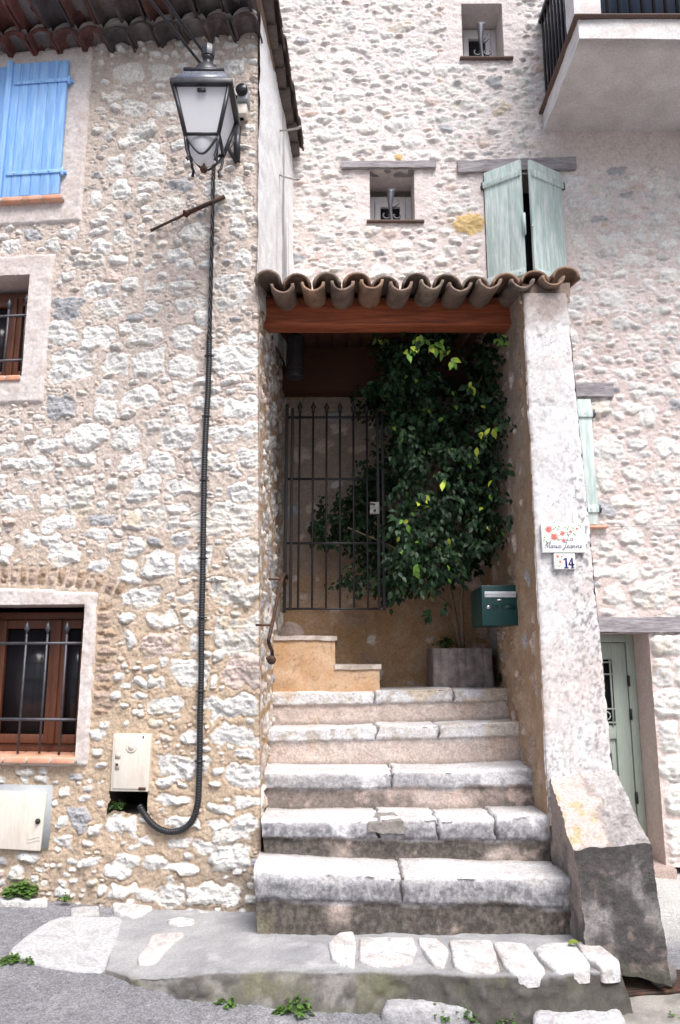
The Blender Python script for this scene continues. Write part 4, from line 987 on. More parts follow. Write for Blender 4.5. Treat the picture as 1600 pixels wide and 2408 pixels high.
# ================================================================== STEPS
STEPS = thing('stone_steps', 'worn limestone steps climbing from the street into the porch', 'steps', (.35, 4.3, 0))
SD = [3.90, 4.18, 4.46, 4.74, 5.02]                     # front of each step
SY = [(2043, 2066), (1926, 1921), (1813, 1808), (1715, 1697), (1628, 1616)]
SX = [(597, 1343), (626, 1316), (620, 1270), (640, 1246), (664, 1221)]
SB = [(605, 1381), (624, 1330), (618, 1300), (640, 1252), (664, 1225)]
ZT = []
for i in range(5):
    ZT.append((PD(SX[i][0], SY[i][0], SD[i])[2], PD(SX[i][1], SY[i][1], SD[i])[2]))
JOINT = [[943], [890, 1030, 1165], [922], [886, 1032], [882, 1068]]
SLAB = [.135, .105, .10, .082, .088]
def build_steps():
    for i in range(5):
        D = SD[i]; zl, zr = ZT[i]
        zbot_l = (ZT[i-1][0] if i else PD(605, 2198, D)[2])-.03; zbot_r = (ZT[i-1][1] if i else PD(1379, 2219, D)[2])-.03
        xl = PD(SX[i][0], SY[i][0], D)[0]; xr = PD(SX[i][1], SY[i][1], D)[0]
        xlb = PD(SB[i][0], 2196 if i == 0 else SY[i][0]+110, D)[0]; xrb = PD(SB[i][1], 2217 if i == 0 else SY[i][1]+110, D)[0]
        if i >= 2: xl = xlb = -.48; xr = max(xr, 1.10); xrb = max(xrb, 1.10)
        if i == 1: xl = min(xl, -.41); xr = max(xr, 1.10); xrb = max(xrb, 1.10)
        ov = .012; sl = SLAB[i]; rad = .022 if i < 3 else .014
        depth = (SD[i+1]-D+.06) if i < 4 else .70
        # profile (distance back from the nose, fraction between base and top, marker)
        prof = []
        H = .5*(zl-zbot_l+zr-zbot_r)
        for h in np.linspace(0, H-sl, 14): prof.append((ov, h, 0))
        prof.append((ov*.4, H-sl+.004, .3))
        for h in np.linspace(H-sl+.008, H-rad, 8): prof.append((0, h, 1))
        for a in np.linspace(0, pi/2, 6)[1:]: prof.append((rad-rad*cos(a), H-rad+rad*sin(a), 1.5))
        for d in np.linspace(rad, depth, max(14, int(depth/.014)))[1:]: prof.append((d, H, 2))
        prof = np.array(prof); nx = 190
        U = np.linspace(0, 1, nx)
        UU, PP = np.meshgrid(U, np.arange(len(prof)))
        dist = prof[PP, 0]; hh = prof[PP, 1]; mk = prof[PP, 2]; fr = hh/H
        zt = zl*(1-UU)+zr*UU; zb = zbot_l*(1-UU)+zbot_r*UU
        x0 = xlb+(xl-xlb)*fr; x1 = xrb+(xr-xrb)*fr
        X = x0*(1-UU)+x1*UU; Zz = zb+(zt-zb)*fr; Y = D+dist
        px = CX+F*X/((Y)*cos(PITCH)+(Zz-EYE)*sin(PITCH))
        n1 = fbm(X*6, Zz*6, Y*6, 4, 200+i); n2 = fbm(X*22, Zz*22, Y*22, 4, 210+i); n3 = fbm(X*60, Zz*60, Y*60, 3, 220+i)
        nl = fbm(X*5, i*3.3, 0, 4, 230+i)                      # edge of slab wanders
        # joints between the stones of a step
        jd = np.full(X.shape, 9.0); zone = np.zeros(X.shape)
        for k, j in enumerate(JOINT[i]):
            jx = PD(j, SY[i][0], D)[0]; dd = np.abs(X-jx-.012*fbm(X*0, Zz*25, Y*15, 3, 240+i)); jd = np.minimum(jd, dd); zone = zone+(X > jx)
        groove = sst(.009, .002, jd)*(mk >= .9)
        slabm = sst(-.012, .012, (hh-(H-sl))+.028*nl+.012*n2)
        rec = (1-slabm)*.005
        chip = sst(.15, .5, fbm(X*20, Y*6, Zz*14, 4, 270+i)); off = .009*n1+.006*n2+.0045*n3+.016*chip*(mk >= 1)*(mk < 1.8)*sst(H-.07, H-.01, hh)
        Y2 = Y+off*(mk < 1.8)*.8+rec*(mk < 1)+groove*.03
        worn = -.010*np.exp(-((UU-.55)/.3)**2)
        Z2 = Zz+np.where(mk >= 1, (.009*fbm(X*4, Y*4, i, 3, 250+i)+.004*n2)+worn*(mk > 1.2), .004*n2)-groove*.022+(zone % 2)*.008*(mk >= 1)
        # ends of the steps are broken and rounded
        G = np.stack([X+.012*n1, Y2, Z2], -1)
        # colours
        white = mix((.65, .64, .65), (.56, .535, .525), sst(-.3, .4, n1)); white = mix(white, (.40, .375, .365), sst(.0, .45, n2+.3*n3)*.55); white = mix(white, (.30, .28, .27), sst(.45, .65, n3)*.6)
        pink = mix((.52, .41, .36) if i < 3 else (.57, .48, .43), (.45, .37, .33), sst(-.3, .4, n2)); pink = mix(pink, (.64, .58, .54), sst(.15, .5, n1)*.5)
        c = mix(pink, white, slabm)
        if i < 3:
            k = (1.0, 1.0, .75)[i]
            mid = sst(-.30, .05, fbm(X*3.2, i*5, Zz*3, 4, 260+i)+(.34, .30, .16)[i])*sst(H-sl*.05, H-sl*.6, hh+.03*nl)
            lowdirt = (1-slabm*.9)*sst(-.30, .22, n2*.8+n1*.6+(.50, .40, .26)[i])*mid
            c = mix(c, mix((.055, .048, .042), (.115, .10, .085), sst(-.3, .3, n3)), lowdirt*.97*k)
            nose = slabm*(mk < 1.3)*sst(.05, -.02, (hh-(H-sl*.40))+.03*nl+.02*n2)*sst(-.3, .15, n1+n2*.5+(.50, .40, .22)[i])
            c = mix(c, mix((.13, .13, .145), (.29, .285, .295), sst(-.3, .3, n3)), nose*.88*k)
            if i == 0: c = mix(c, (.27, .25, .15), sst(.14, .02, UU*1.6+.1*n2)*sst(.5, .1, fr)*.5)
        else:
            oc = sst(.05, .45, n1+(.12 if i == 4 else 0)+.5*sst(.75, 1, UU)); c = mix(c, (.56, .42, .25), oc*(.5 if i == 4 else .3)*slabm)
            grey = slabm*(mk < 1.3)*sst(.0, .35, n2+.3*n3); c = mix(c, (.36, .31, .25), grey*.55)
            c = mix(c, (.42, .27, .17), (1-slabm)*sst(.1, .5, n1)*.5)
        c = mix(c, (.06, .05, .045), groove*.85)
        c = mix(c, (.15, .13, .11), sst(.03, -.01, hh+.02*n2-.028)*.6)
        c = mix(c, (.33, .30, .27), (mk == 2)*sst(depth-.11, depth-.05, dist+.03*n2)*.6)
        c = c*(1+.16*n3+.10*n2)[..., None]
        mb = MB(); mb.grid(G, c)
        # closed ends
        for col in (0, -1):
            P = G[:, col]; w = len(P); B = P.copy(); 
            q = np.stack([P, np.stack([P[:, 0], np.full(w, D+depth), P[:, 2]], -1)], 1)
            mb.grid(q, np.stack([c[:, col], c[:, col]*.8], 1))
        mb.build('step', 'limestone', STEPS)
build_steps()
# the grey mortar lump in the middle of the second step
m = MB(); pz = PD(905, 1920, 4.17)
th = np.linspace(0, 1, 16); 
f = [PD(866, 1958, 4.163), PD(952, 1962, 4.163), PD(950, 1932, 4.163), PD(864, 1936, 4.163)]; pk = [PD(928, 1910, 4.26), PD(886, 1910, 4.26)]
def lump_t(U, V, G): return np.array((.235, .215, .195))*(1+.25*fbm(G[..., 0]*30, G[..., 1]*30, G[..., 2]*30, 4, 3))[..., None]
m.patch(f[0], f[1], f[2], f[3], .008, lump_t, .01, 18); m.patch(f[3], f[2], pk[0], pk[1], .008, lump_t, .01, 18)
m.patch(PD(866, 1958, 4.28), f[0], f[3], pk[1], .008, lump_t, .01, 18); m.patch(f[1], PD(952, 1962, 4.28), pk[0], f[2], .008, lump_t, .01, 18)
m.build('mortar_lump', 'limestone', STEPS)

# low stepped wall in the porch's left corner
def low_wall():
    zl = ZT[4][0]; y0 = 5.06
    a = PD(661, 1495, y0); b = PD(788, 1495, y0); c = PD(893, 1563, y0)
    def tf(U, V, G):
        x, z = G[..., 0], G[..., 2]; n = fbm(x*8, z*8, G[..., 1]*8, 4, 301); k = fbm(x*7, z*7, 4, 4, 303)
        col = mix((.50, .31, .17), (.55, .38, .25), sst(-.4, .4, n)); return mix(col, (.25, .15, .09), sst(.03, .0, np.abs(k))*.6)
    def cap(U, V, G):
        n = fbm(G[..., 0]*20, G[..., 2]*20, G[..., 1]*20, 4, 305); return mix((.56, .49, .44), (.40, .34, .29), sst(-.2, .4, n))
    mb = MB()
    def block(x0, x1, zt):
        h = .03
        for (z0, z1, f, pr) in ((zl-.02, zt-h, tf, 0), (zt-h, zt, cap, .012)):
            mb.patch((x0, y0-pr, z0), (x1+pr, y0-pr, z0), (x1+pr, y0-pr, z1), (x0, y0-pr, z1), .012, f, .008, 14)
            mb.patch((x1+pr, y0-pr, z0), (x1+pr, 5.66, z0), (x1+pr, 5.66, z1), (x1+pr, y0-pr, z1), .02, f, .008, 14)
        mb.patch((x0, y0-.012, zt), (x1+.012, y0-.012, zt), (x1+.012, 5.66, zt), (x0, 5.66, zt), .02, cap, .008, 14)
    block(-.45, b[0], a[2]); block(b[0]-.002, c[0], c[2])
    o = mb.build('low_wall', 'plaster')
    solo(o, 'ochre rendered low wall stepping down in the porch corner beneath the iron gate', 'low wall', loc=(0, 5.3, zl))
low_wall()

# ================================================================== FOOT OF THE STEPS: ledge, slab, drain
def ledge():
    T = thing('stone_ledge', 'grey concrete ledge with white stones set along its front, at the foot of the steps', 'ledge', (.3, 3.7, 0))
    topz = lambda x: EYE-1.268-.012*(x-.5)
    tp = [(247, 2281), (262, 2284), (310, 2300), (367, 2303), (485, 2287), (612, 2281), (800, 2286), (984, 2289), (1150, 2296), (1300, 2292), (1400, 2290), (1462, 2287)]
    bt = [(243, 2290), (262, 2300), (312, 2316), (360, 2324), (500, 2356), (640, 2376), (800, 2384), (984, 2386), (1150, 2380), (1300, 2370), (1400, 2360), (1462, 2350)]
    def interp(L, u):
        xs = np.array([p[0] for p in L]); ys = np.array([p[1] for p in L]); X = xs[0]+(xs[-1]-xs[0])*u; return X, np.interp(X, xs, ys)
    nx = 230; u = np.linspace(0, 1, nx)
    X1, Y1 = interp(tp, u); X2, Y2 = interp(bt, u)
    # front-edge points lie on the ledge's top plane where it has height, and sink to the street at its left end
    A = []; B = []; Bk = []
    for k in range(nx):
        b = PS(X2[k], Y2[k]); 
        tz = max(float(street_z(b[0], b[1]))+.012, min(EYE-1.268, float(street_z(b[0], b[1]))+.012+.16*float(sst(0, .35, u[k]))))
        t = PZ(X1[k], Y1[k], tz)
        A.append(t); b[2] -= .02; b[1] = min(b[1], t[1]-.004) if abs(b[1]-t[1]) > .1 else b[1]; b[1] = min(b[1], t[1]-.015); b[2] = float(street_z(b[0], b[1]))-.02; B.append(b)
        x = t[0]; Bk.append(np.array([x*1.0-(.0 if x > -.3 else .10*(-.3-x)), 4.27 if x < -.3 else 4.05, max(EYE-1.262, float(street_z(x-.2, 4.27))+.014)]))
    A, B, Bk = map(np.array, (A, B, Bk))
    rows = []; mk = []
    for f in np.linspace(0, 1, 16): rows.append(B+(A-B)*f); mk.append(f*.5)
    for f in np.linspace(0, 1, 52)[1:]: rows.append(A+(Bk-A)*f); mk.append(.5+f*.5)
    G = np.array(rows); K = np.array(mk)[:, None]+0*G[..., 0]
    x, y, z = G[..., 0], G[..., 1], G[..., 2]
    n = fbm(x*6, y*6, z*6, 4, 401); m = fbm(x*24, y*24, z*24, 4, 402); f3 = fbm(x*70, y*70, z*70, 3, 403)
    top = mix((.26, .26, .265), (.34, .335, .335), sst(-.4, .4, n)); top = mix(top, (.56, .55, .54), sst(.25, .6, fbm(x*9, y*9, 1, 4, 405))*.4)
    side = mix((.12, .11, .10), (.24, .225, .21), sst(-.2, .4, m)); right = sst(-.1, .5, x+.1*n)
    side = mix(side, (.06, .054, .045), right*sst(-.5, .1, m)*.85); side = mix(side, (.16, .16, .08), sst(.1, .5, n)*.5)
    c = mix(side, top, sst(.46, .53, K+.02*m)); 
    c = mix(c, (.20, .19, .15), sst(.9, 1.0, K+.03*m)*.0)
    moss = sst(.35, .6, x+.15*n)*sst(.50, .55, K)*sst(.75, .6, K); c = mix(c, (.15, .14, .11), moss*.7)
    c = c*(1+.1*f3)[..., None]
    G = G+rough(G, .012, 8, 31); G[..., 2] += .004*m; G[..., 1] += (.016*m)*(K < .5)
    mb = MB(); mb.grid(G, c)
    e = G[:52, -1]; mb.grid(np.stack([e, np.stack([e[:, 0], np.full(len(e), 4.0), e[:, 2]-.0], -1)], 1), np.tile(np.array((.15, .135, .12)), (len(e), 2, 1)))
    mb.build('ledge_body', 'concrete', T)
    # inset stones: outlines measured in the photo, each its own block
    OUT = [[(8, 5, 795), (8, 60, 795), (8, 75, 850), (8, 65, 955), (8, -35, 920), (8, -55, 850)],
           [(8, 95, 825), (8, 335, 820), (8, 350, 870), (8, 330, 935), (8, 170, 955), (8, 90, 930)],
           [(8, 362, 822), (8, 440, 825), (8, 500, 880), (8, 480, 955), (8, 430, 945), (8, 365, 860)],
           [(8, 505, 838), (8, 695, 835), (8, 735, 965), (8, 680, 985), (8, 590, 975), (8, 530, 960)],
           [(8, 705, 845), (8, 850, 850), (8, 945, 970), (8, 900, 985), (8, 790, 980), (8, 755, 950)],
           [(8, 945, 850), (8, 1075, 850), (8, 1150, 940), (8, 1150, 968), (8, 990, 972), (8, 895, 880)],
           [(8, 1090, 845), (8, 1165, 840), (8, 1285, 930), (8, 1290, 962), (8, 1205, 968), (8, 1120, 900)]]
    for i, ol in enumerate(OUT):
        P = np.array([PZ(*zp(*q), EYE-1.262) for q in ol])
        mb = MB(); stone_block(mb, P, .012, .05 if i > 2 else .03, 500+i, (.62, .61, .605), (.53, .48, .45), .009)
        if i == 4:
            q = np.array([PZ(*zp(8, x, y), EYE-1.30) for x, y in ((795, 1020), (940, 1010), (945, 1035), (900, 1050), (800, 1050))])
        mb.build('set_stone', 'limestone', T)
def stone_block(mb, P, up, down, seed, c0, c1, nse=.012):
    # a stone with an irregular plan P (points on a plane), bulging by up, sunk by down
    n = 64; cen = P.mean(0); k = len(P)
    seg = np.concatenate([[0], np.cumsum(np.linalg.norm(np.roll(P, -1, 0)-P, axis=1))]); s = np.linspace(0, seg[-1], n, endpoint=False)
    Q = np.concatenate([P, P[:1]]); ring = np.stack([np.interp(s, seg, Q[:, j]) for j in range(3)], -1)
    for _ in range(2): ring = .25*np.roll(ring, 1, 0)+.5*ring+.25*np.roll(ring, -1, 0)
    d = ring-cen; ring = cen+d*(1.03+.05*fbm(ring[:, 0]*14, ring[:, 1]*14, 0, 3, seed))[:, None]
    rows = []
    for f, h in ((1.0, -down), (1.005, -down*.3), (1.0, up*.1), (.975, up*.55), (.93, up*.85), (.85, up), (.7, up*1.03), (.5, up*1.05), (.3, up*1.05), (.12, up*1.05), (.0, up*1.05)):
        r = cen+(ring-cen)*f; r = r.copy(); r[:, 2] += h; rows.append(r)
    G = np.array(rows); G = np.concatenate([G, G[:, :1]], 1)
    nn = fbm(G[..., 0]*12, G[..., 1]*12, G[..., 2]*12, 4, seed+3); m = fbm(G[..., 0]*40, G[..., 1]*40, G[..., 2]*40, 3, seed+4)
    c = mix(c0, c1, sst(-.1, .5, nn)); c = mix(c, (.30, .285, .27), sst(.1, .5, m)*.6)
    G[..., 2] += nse*.6*nn+nse*.3*m
    G[..., 1] += nse*.5*m; mb.grid(G, c)
ledge()
def ground_slabs():
    ol = [(40, 892), (130, 815), (240, 738), (330, 722), (470, 730), (540, 722), (570, 745), (540, 830), (512, 890), (494, 935), (475, 975), (330, 962), (200, 948), (110, 915)]
    P = np.array([PS(*zp(7, *q), .006) for q in ol]); mb = MB(); stone_block(mb, P, .008, .05, 610, (.47, .47, .475), (.40, .39, .39), .007)
    solo(mb.build('paving_slab', 'limestone'), 'large flat white slab in the asphalt at the foot of the house wall', 'paving slab', loc=P.mean(0))
    for (lst, lab, cc) in (([(520, 668), (700, 668), (705, 700), (620, 735), (570, 720), (530, 700)], 'pale broken stone at the wall foot above the flat white slab', (.58, .55, .53)),
                      ([(768, 745), (830, 730), (900, 742), (895, 770), (800, 776)], 'small oval white stone let into the grey concrete near the steps', (.62, .60, .58)),
                      ([(700, 815), (860, 798), (850, 825), (790, 862), (720, 950), (640, 945), (635, 915), (675, 870)], 'long pinkish white stone let into the grey concrete ledge', (.58, .52, .50)),
                      ([(840, 690), (985, 695), (980, 722), (900, 722)], 'narrow white stone against the wall, between broken stones', (.60, .57, .55)),
                      ([(1010, 700), (1150, 700), (1160, 722), (1100, 745), (1005, 738)], 'pale flat stone beside the left end of the bottom step', (.56, .54, .52)),
                      ([(0, 640), (215, 648), (215, 668), (0, 660)], 'thin white kerb stone under the weeds at the house wall', (.60, .58, .56)),
                      ([(325, 690), (455, 680), (460, 715), (330, 722)], 'grey stone slab beside a joint at the wall foot', (.42, .41, .40))):
        z = EYE-1.268 if 'concrete' in lab else None
        P = np.array([PS(*zp(7, *q), .028 if 'ledge' in lab or 'concrete' in lab else .012) for q in lst]); mb = MB(); stone_block(mb, P, .014, .05, 620+len(lab), cc, tuple(q*.85 for q in cc), .01)
        solo(mb.build('ground_stone', 'limestone'), lab, 'stone', loc=P.mean(0))
    for (lst, lab, h) in (([(222, 1118), (400, 1085), (560, 1090), (690, 1100), (695, 1150), (640, 1185), (300, 1190), (190, 1175)], 'rough grey stone at the ledge base with weeds in front', .06),
                       ([(890, 1165), (1090, 1140), (1230, 1115), (1260, 1130), (1315, 1225), (1290, 1260), (900, 1225)], 'large jagged white slab at the ledge base beside the drain', .05)):
        P = np.array([PS(*zp(8, *q), .02) for q in lst]); mb = MB(); stone_block(mb, P, h*.6, .08, 660+len(lab), (.52, .515, .515) if 'white' in lab else (.36, .355, .36), (.45, .44, .44), .016)
        solo(mb.build('ground_stone', 'limestone'), lab, 'stone', loc=P.mean(0))
    # drain grating: rusty ribbed iron plate in its frame
    c = [PS(1474, 2350), PS(1640, 2336), PS(1600, 2290), PS(1464, 2299)]
    T = thing('drain_grate', 'rusty ribbed iron drain grate beside the buttress', 'drain', np.mean(c, 0))
    z0 = np.array([0, 0, .012]); m = MB(); m.hexa([q-z0*3 for q in c], [q+z0*.2 for q in c]); m.build('plate', 'iron_rust', T, False)
    for f in np.linspace(.04, .96, 9):
        m = MB(); a = c[0]+(c[3]-c[0])*f; b = c[1]+(c[2]-c[1])*f; m.tube([a+z0, b+z0], .010, 6); m.build('rib', 'iron_rust', T)
    # concrete kerb in front of it
    k = [PS(1446, 2368), PS(1700, 2350), PS(1700, 2440), PS(1475, 2440)]
    def tf(U, V, G): n = fbm(G[..., 0]*12, G[..., 1]*12, G[..., 2]*12, 4, 71); return mix((.30, .28, .25), (.19, .18, .155), sst(-.2, .4, n))
    m = MB(); h = np.array([0, 0, .035]); m.patch(k[3]+h, k[2]+h, k[1]+h, k[0]+h, .015, tf, .01, 9); m.patch(k[0]+h, k[1]+h, k[1]-h, k[0]-h, .015, tf, .01, 9); m.patch(k[3]-h, k[0]-h, k[0]+h, k[3]+h, .015, tf, .01, 9) ; m.patch(k[3]-h, k[2]-h, k[2]+h, k[3]+h, .015, tf, .01, 9)
    solo(m.build('kerb', 'concrete'), 'grey concrete kerb in front of the rusty drain grate', 'kerb', loc=k[0])
ground_slabs()

# ================================================================== GATE, HANDRAIL, PORCH LANTERN, MAILBOX, PLANTER
def gate():
    D = 5.12; fr = Frame(0, D, 0); q = lambda x, y: fr.px(x*1.0204, y*1.0204)
    T = thing('iron_gate', 'dark wrought iron gate with spear topped bars standing in front of the ficus', 'gate', fr.pt(q(770, 1405)[0], q(770, 1405)[1], 0))
    a0 = q(673, 1100)[0]; a1 = q(872, 1160)[0]; zb = q(770, 1405)[1]; zt = q(770, 960)[1]; ztop = q(720, 925)[1]
    for (a, nm, ex) in ((a0, 'stile', 0.03), (a1, 'stile', .02), (a1+.034, 'stile', .0)):
        m = MB(); m.fbox(fr, a-.010, a+.010, zb-.006, zt+ex+.03, -.010, .010); bevel(m.build(nm, 'iron', T, False), .002)
    m = MB(); m.fbox(fr, a0-.05, a0-.028, zb-.02, zt+.09, -.012, .012); bevel(m.build('post', 'iron', T, False), .002)
    for y in (962, 1104, 1252, 1403):
        m = MB(); t = q(770, y)[1]; m.fbox(fr, a0-.03, a1+.01, t-.007, t+.007, -.006, .006); m.build('rail', 'iron', T, False)
    for k in range(6):
        a = a0+(a1-a0)*(k+.55)/6.35; m = MB(); spear_bar(m, fr, a, zb, ztop-.002*k, 0, .0072)
        m.lathe(fr.pt(a, ztop-.085, 0), [(.007, 0), (.014, .006), (.014, .012), (.007, .018)], 8); m.build('bar', 'iron', T)
    lb = (q(853, 1185), q(873, 1158)); m = MB(); m.fbox(fr, lb[0][0], lb[1][0]+.004, lb[0][1], lb[1][1], -.012, .02)
    l = bevel(m.build('lock_box', M['iron_pale'], T, False), .003)
    m = MB(); mid = (lb[0][0]+lb[1][0])/2; m.tube([fr.pt(mid-.002, lb[1][1]-.02, .02), fr.pt(mid-.002, lb[1][1]-.02, .045), fr.pt(mid-.05, lb[1][1]-.018, .048)], .006, 8); m.build('handle', 'iron', l)
    m = MB(); m.lathe(fr.pt(mid+.002, lb[0][1]+.02, .021), [(.009, 0), (.009, .006), (.003, .007)], 10, (0, -1, 0)); m.build('key_cylinder', 'iron', l)
gate()
def handrail():
    pts = []
    X = -.355
    def PXp(px, py):
        r = ray(px, py); k = X/r[0]; return np.array([X, r[1]*k, EYE+r[2]*k])
    for (px, py) in ((630, 1548), (636, 1552), (641, 1544), (640, 1530), (634, 1518), (632, 1506), (640, 1470), (650, 1420), (659, 1380), (664, 1362), (669, 1350), (674, 1350), (676, 1360), (673, 1370)): pts.append(PXp(px, py))
    T = thing('handrail', 'rusty iron handrail with scrolled ends beside the porch steps', 'handrail', pts[0])
    P = np.array(pts); 
    m = MB(); m.tube(P, .0095, 8); m.build('rail', 'iron_rust', T)
    for i, py in ((6, 0), (9, 0)):
        m = MB(); p = P[i]; m.tube([p, p+[-.085, -.01, 0]], .007, 6); m.build('stay', 'iron_rust', T)
    m = MB(); p = P[1]
    for k in (0,): m.lathe(p+np.array([.006, 0, 0]), [(.004, -.012), (.02, -.01), (.024, 0), (.02, .01), (.004, .012)], 12, (0, 1, .2))
    m.build('scroll', 'iron_rust', T)
handrail()
def porch_lantern():
    D = 4.95; c = PD(694, 850, D); zb = PD(694, 890, D)[2]; zt = PD(694, 792, D)[2]
    T = thing('hanging_lantern', 'dark pierced metal lantern hanging under the porch roof in the left corner', 'lantern', (c[0], D, zb))
    h = zt-zb
    m = MB(); m.lathe((c[0], D, zb), [(.045, 0), (.060, .004), (.062, .02), (.060, .03), (.060, h-.03), (.063, h-.02), (.062, h-.005), (.02, h+.02), (.008, h+.03)], 18); m.build('shade', 'iron', T)
    for k in range(12):
        an = k/12*2*pi; m = MB()
        for zz in (.035, .07): m.lathe((c[0]+.060*cos(an), D+.060*sin(an), zb+zz), [(.011, -.002), (.011, .003), (.006, .004)], 8, (cos(an), sin(an), 0))
        if sin(an) < .2: m.build('boss', 'iron', T)
    m = MB(); m.tube([(c[0], D, zt+.02), (c[0], D, ZB+.21)], .004, 6); m.build('chain', 'iron', T)
porch_lantern()
def mailbox():
    y = 4.65; p = PD(1132, 1377, y); q = PD(1227, 1470, y); x0, x1, z1, z0 = p[0], q[0], p[2], q[2]
    x1 = min(x1, 1.085)
    T = thing('mailbox', 'dark green metal mailbox fixed to the porch side wall', 'mailbox', ((x0+x1)/2, y, z0))
    m = MB(); m.box((x0+.003, y+.014, z0+.002), (x1-.003, y+.40, z1-.002)); bevel(m.build('body', 'mailbox', T, False), .006, 3)
    m = MB(); m.box((x0, y, z0-.002), (x1, y+.013, z1+.002)); d = bevel(m.build('door', 'mailbox', T, False), .004, 3)
    w = x1-x0; h = z1-z0; X = lambda f: x0+w*f; Zf = lambda f: z1-h*f
    m = MB(); m.box((X(.08), y-.005, Zf(.30)), (X(.92), y+.002, Zf(.15))); bevel(m.build('slot_flap', 'slot', d, False), .002)
    m = MB(); m.box((X(.09), y-.0065, Zf(.235)), (X(.91), y-.004, Zf(.225))); m.build('slot_line', 'plastic_shade', d, False)
    m = MB(); m.lathe((X(.17), y, Zf(.55)), [(.012, 0), (.012, .006), (.009, .008)], 14, (0, -1, 0)); m.build('lock', 'steel', d)
    m = MB()
    n = 18; V = [(X(.47)+.016*cos(k/n*2*pi), y-.004, Zf(.365)+.006*sin(k/n*2*pi)) for k in range(n)]+[(X(.47)+.016*cos(k/n*2*pi), y+.001, Zf(.365)+.006*sin(k/n*2*pi)) for k in range(n)]
    m.add(V, [list(range(n)), [n+k for k in range(n)][::-1]]+[[k, n+k, n+(k+1) % n, (k+1) % n] for k in range(n)]); m.build('oval_badge', 'steel', d, False)
    m = MB()
    for f in (.49, .55, .61): m.box((X(.27), y-.0025, Zf(f+.012)), (X(.44), y+.001, Zf(f)))
    m.box((X(.52), y-.002, Zf(.60)), (X(.88), y+.001, Zf(.50))); m.build('name_plate', 'mailbox_dark', d, False)
    m = MB(); m.box((X(.55), y-.0035, Zf(.585)), (X(.85), y+.001, Zf(.515))); m.build('name_window', 'mailbox', d, False)
mailbox()
def planter_and_ficus():
    y = 5.22; a = PD(1017, 1524, y); b = PD(1158, 1524, y); x0, x1, zt = a[0], b[0], a[2]; zb = ZT[4][1]-.01
    T = thing('planter', 'grey fluted stone planter in the porch corner under the ficus', 'planter', ((x0+x1)/2, y+.15, zb))
    nx = 80; U = np.linspace(0, 1, nx); S = np.linspace(0, 1, 24)
    UU, SS = np.meshgrid(U, S); fl = .010*np.abs(np.sin(UU*pi*7))**.5
    G = np.stack([x0+(x1-x0)*UU, y-.0-fl+.008*SS*0+.01*(1-SS), zb+(zt-zb)*SS], -1); G = G+rough(G, .008, 14, 5)
    m = MB(); m.grid(G)
    m.patch((x0, y+.34, zb), (x0, y, zb), (x0, y, zt), (x0, y+.34, zt), .02, None, .008, 14, 5); m.patch((x1, y, zb), (x1, y+.34, zb), (x1, y+.34, zt), (x1, y, zt), .02, None, .008, 14, 5)
    for (p0, p1) in (((x0, y-.008), (x1, y+.03)), ((x0, y+.31), (x1, y+.34)), ((x0, y+.03), (x0+.03, y+.31)), ((x1-.03, y+.03), (x1, y+.31))):
        m.patch((p0[0], p0[1], zt), (p1[0], p0[1], zt), (p1[0], p1[1], zt), (p0[0], p1[1], zt), .02, None, .006, 14, 5)
    m.build('trough', 'planter', T)
    m = MB(); m.patch((x0+.02, y+.02, zt-.02), (x1-.02, y+.02, zt-.02), (x1-.02, y+.33, zt-.02), (x0+.02, y+.33, zt-.02), .03, None, .02, 14); m.build('soil', 'soil', T)
    # ---- weeping fig
    rg = np.random.default_rng(9); bx = PD(1083, 1530, y+.12); base = np.array([bx[0], y+.12, zt-.03])
    TR = thing('ficus_tree', 'large dark leafy ficus growing from the stone planter up to the porch beam', 'tree', base)
    m = MB()
    def limb(pts, r0, r1, n=10):
        P = np.array(pts); k = len(P); s = np.linspace(0, 1, 14); P = np.stack([np.interp(s, np.linspace(0, 1, k), P[:, j]) for j in range(3)], -1)
        P += .012*np.stack([fbm(s*4, j*3.1, r0*90, 3, 8) for j in range(3)], -1); P[0] = pts[0]; m.tube(P, np.linspace(r0, r1, 14), 8)
    k1 = PD(1070, 1440, y+.1); k2 = PD(1040, 1300, y+.05); k3 = PD(1010, 1000, y-.02); k4 = PD(1010, 830, y-.1)
    limb([base, k1, k2, k3, k4], .020, .007)
    k5 = PD(1085, 1400, y+.05); limb([base+[.02, 0, 0], k5, PD(1100, 1250, y), PD(1120, 1000, y-.1)], .016, .006)
    limb([base+[-.01, .01, 0], PD(1062, 1430, y+.1), PD(1010, 1380, y), PD(930, 1290, y-.05), PD(820, 1240, y-.1)], .012, .004)
    limb([k2, PD(950, 1150, y-.05), PD(880, 1000, y-.05)], .010, .004); limb([k3, PD(1130, 900, y-.2), PD(1160, 790, y-.3)], .009, .003); limb([k2, PD(1120, 1180, y-.15), PD(1170, 1100, y-.3)], .009, .004)
    m.build('trunk', 'bark', TR)
    # crown outline seen in the photo, filled through the depth of the porch
    poly = np.array([(878, 800), (940, 790), (985, 770), (1060, 775), (1110, 800), (1180, 770), (1196, 800), (1180, 900), (1190, 960), (1218, 1005), (1195, 1060), (1185, 1110), (1200, 1150), (1180, 1200), (1190, 1250), (1160, 1290), (1130, 1330), (1110, 1345), (1075, 1350), (1040, 1365), (990, 1375), (960, 1400), (930, 1410), (900, 1370), (850, 1345), (815, 1380), (815, 1330), (770, 1290), (735, 1260), (722, 1228), (760, 1195), (800, 1170), (850, 1140), (885, 1080), (870, 1020), (848, 960), (845, 920), (880, 890), (920, 860), (885, 830)], float)
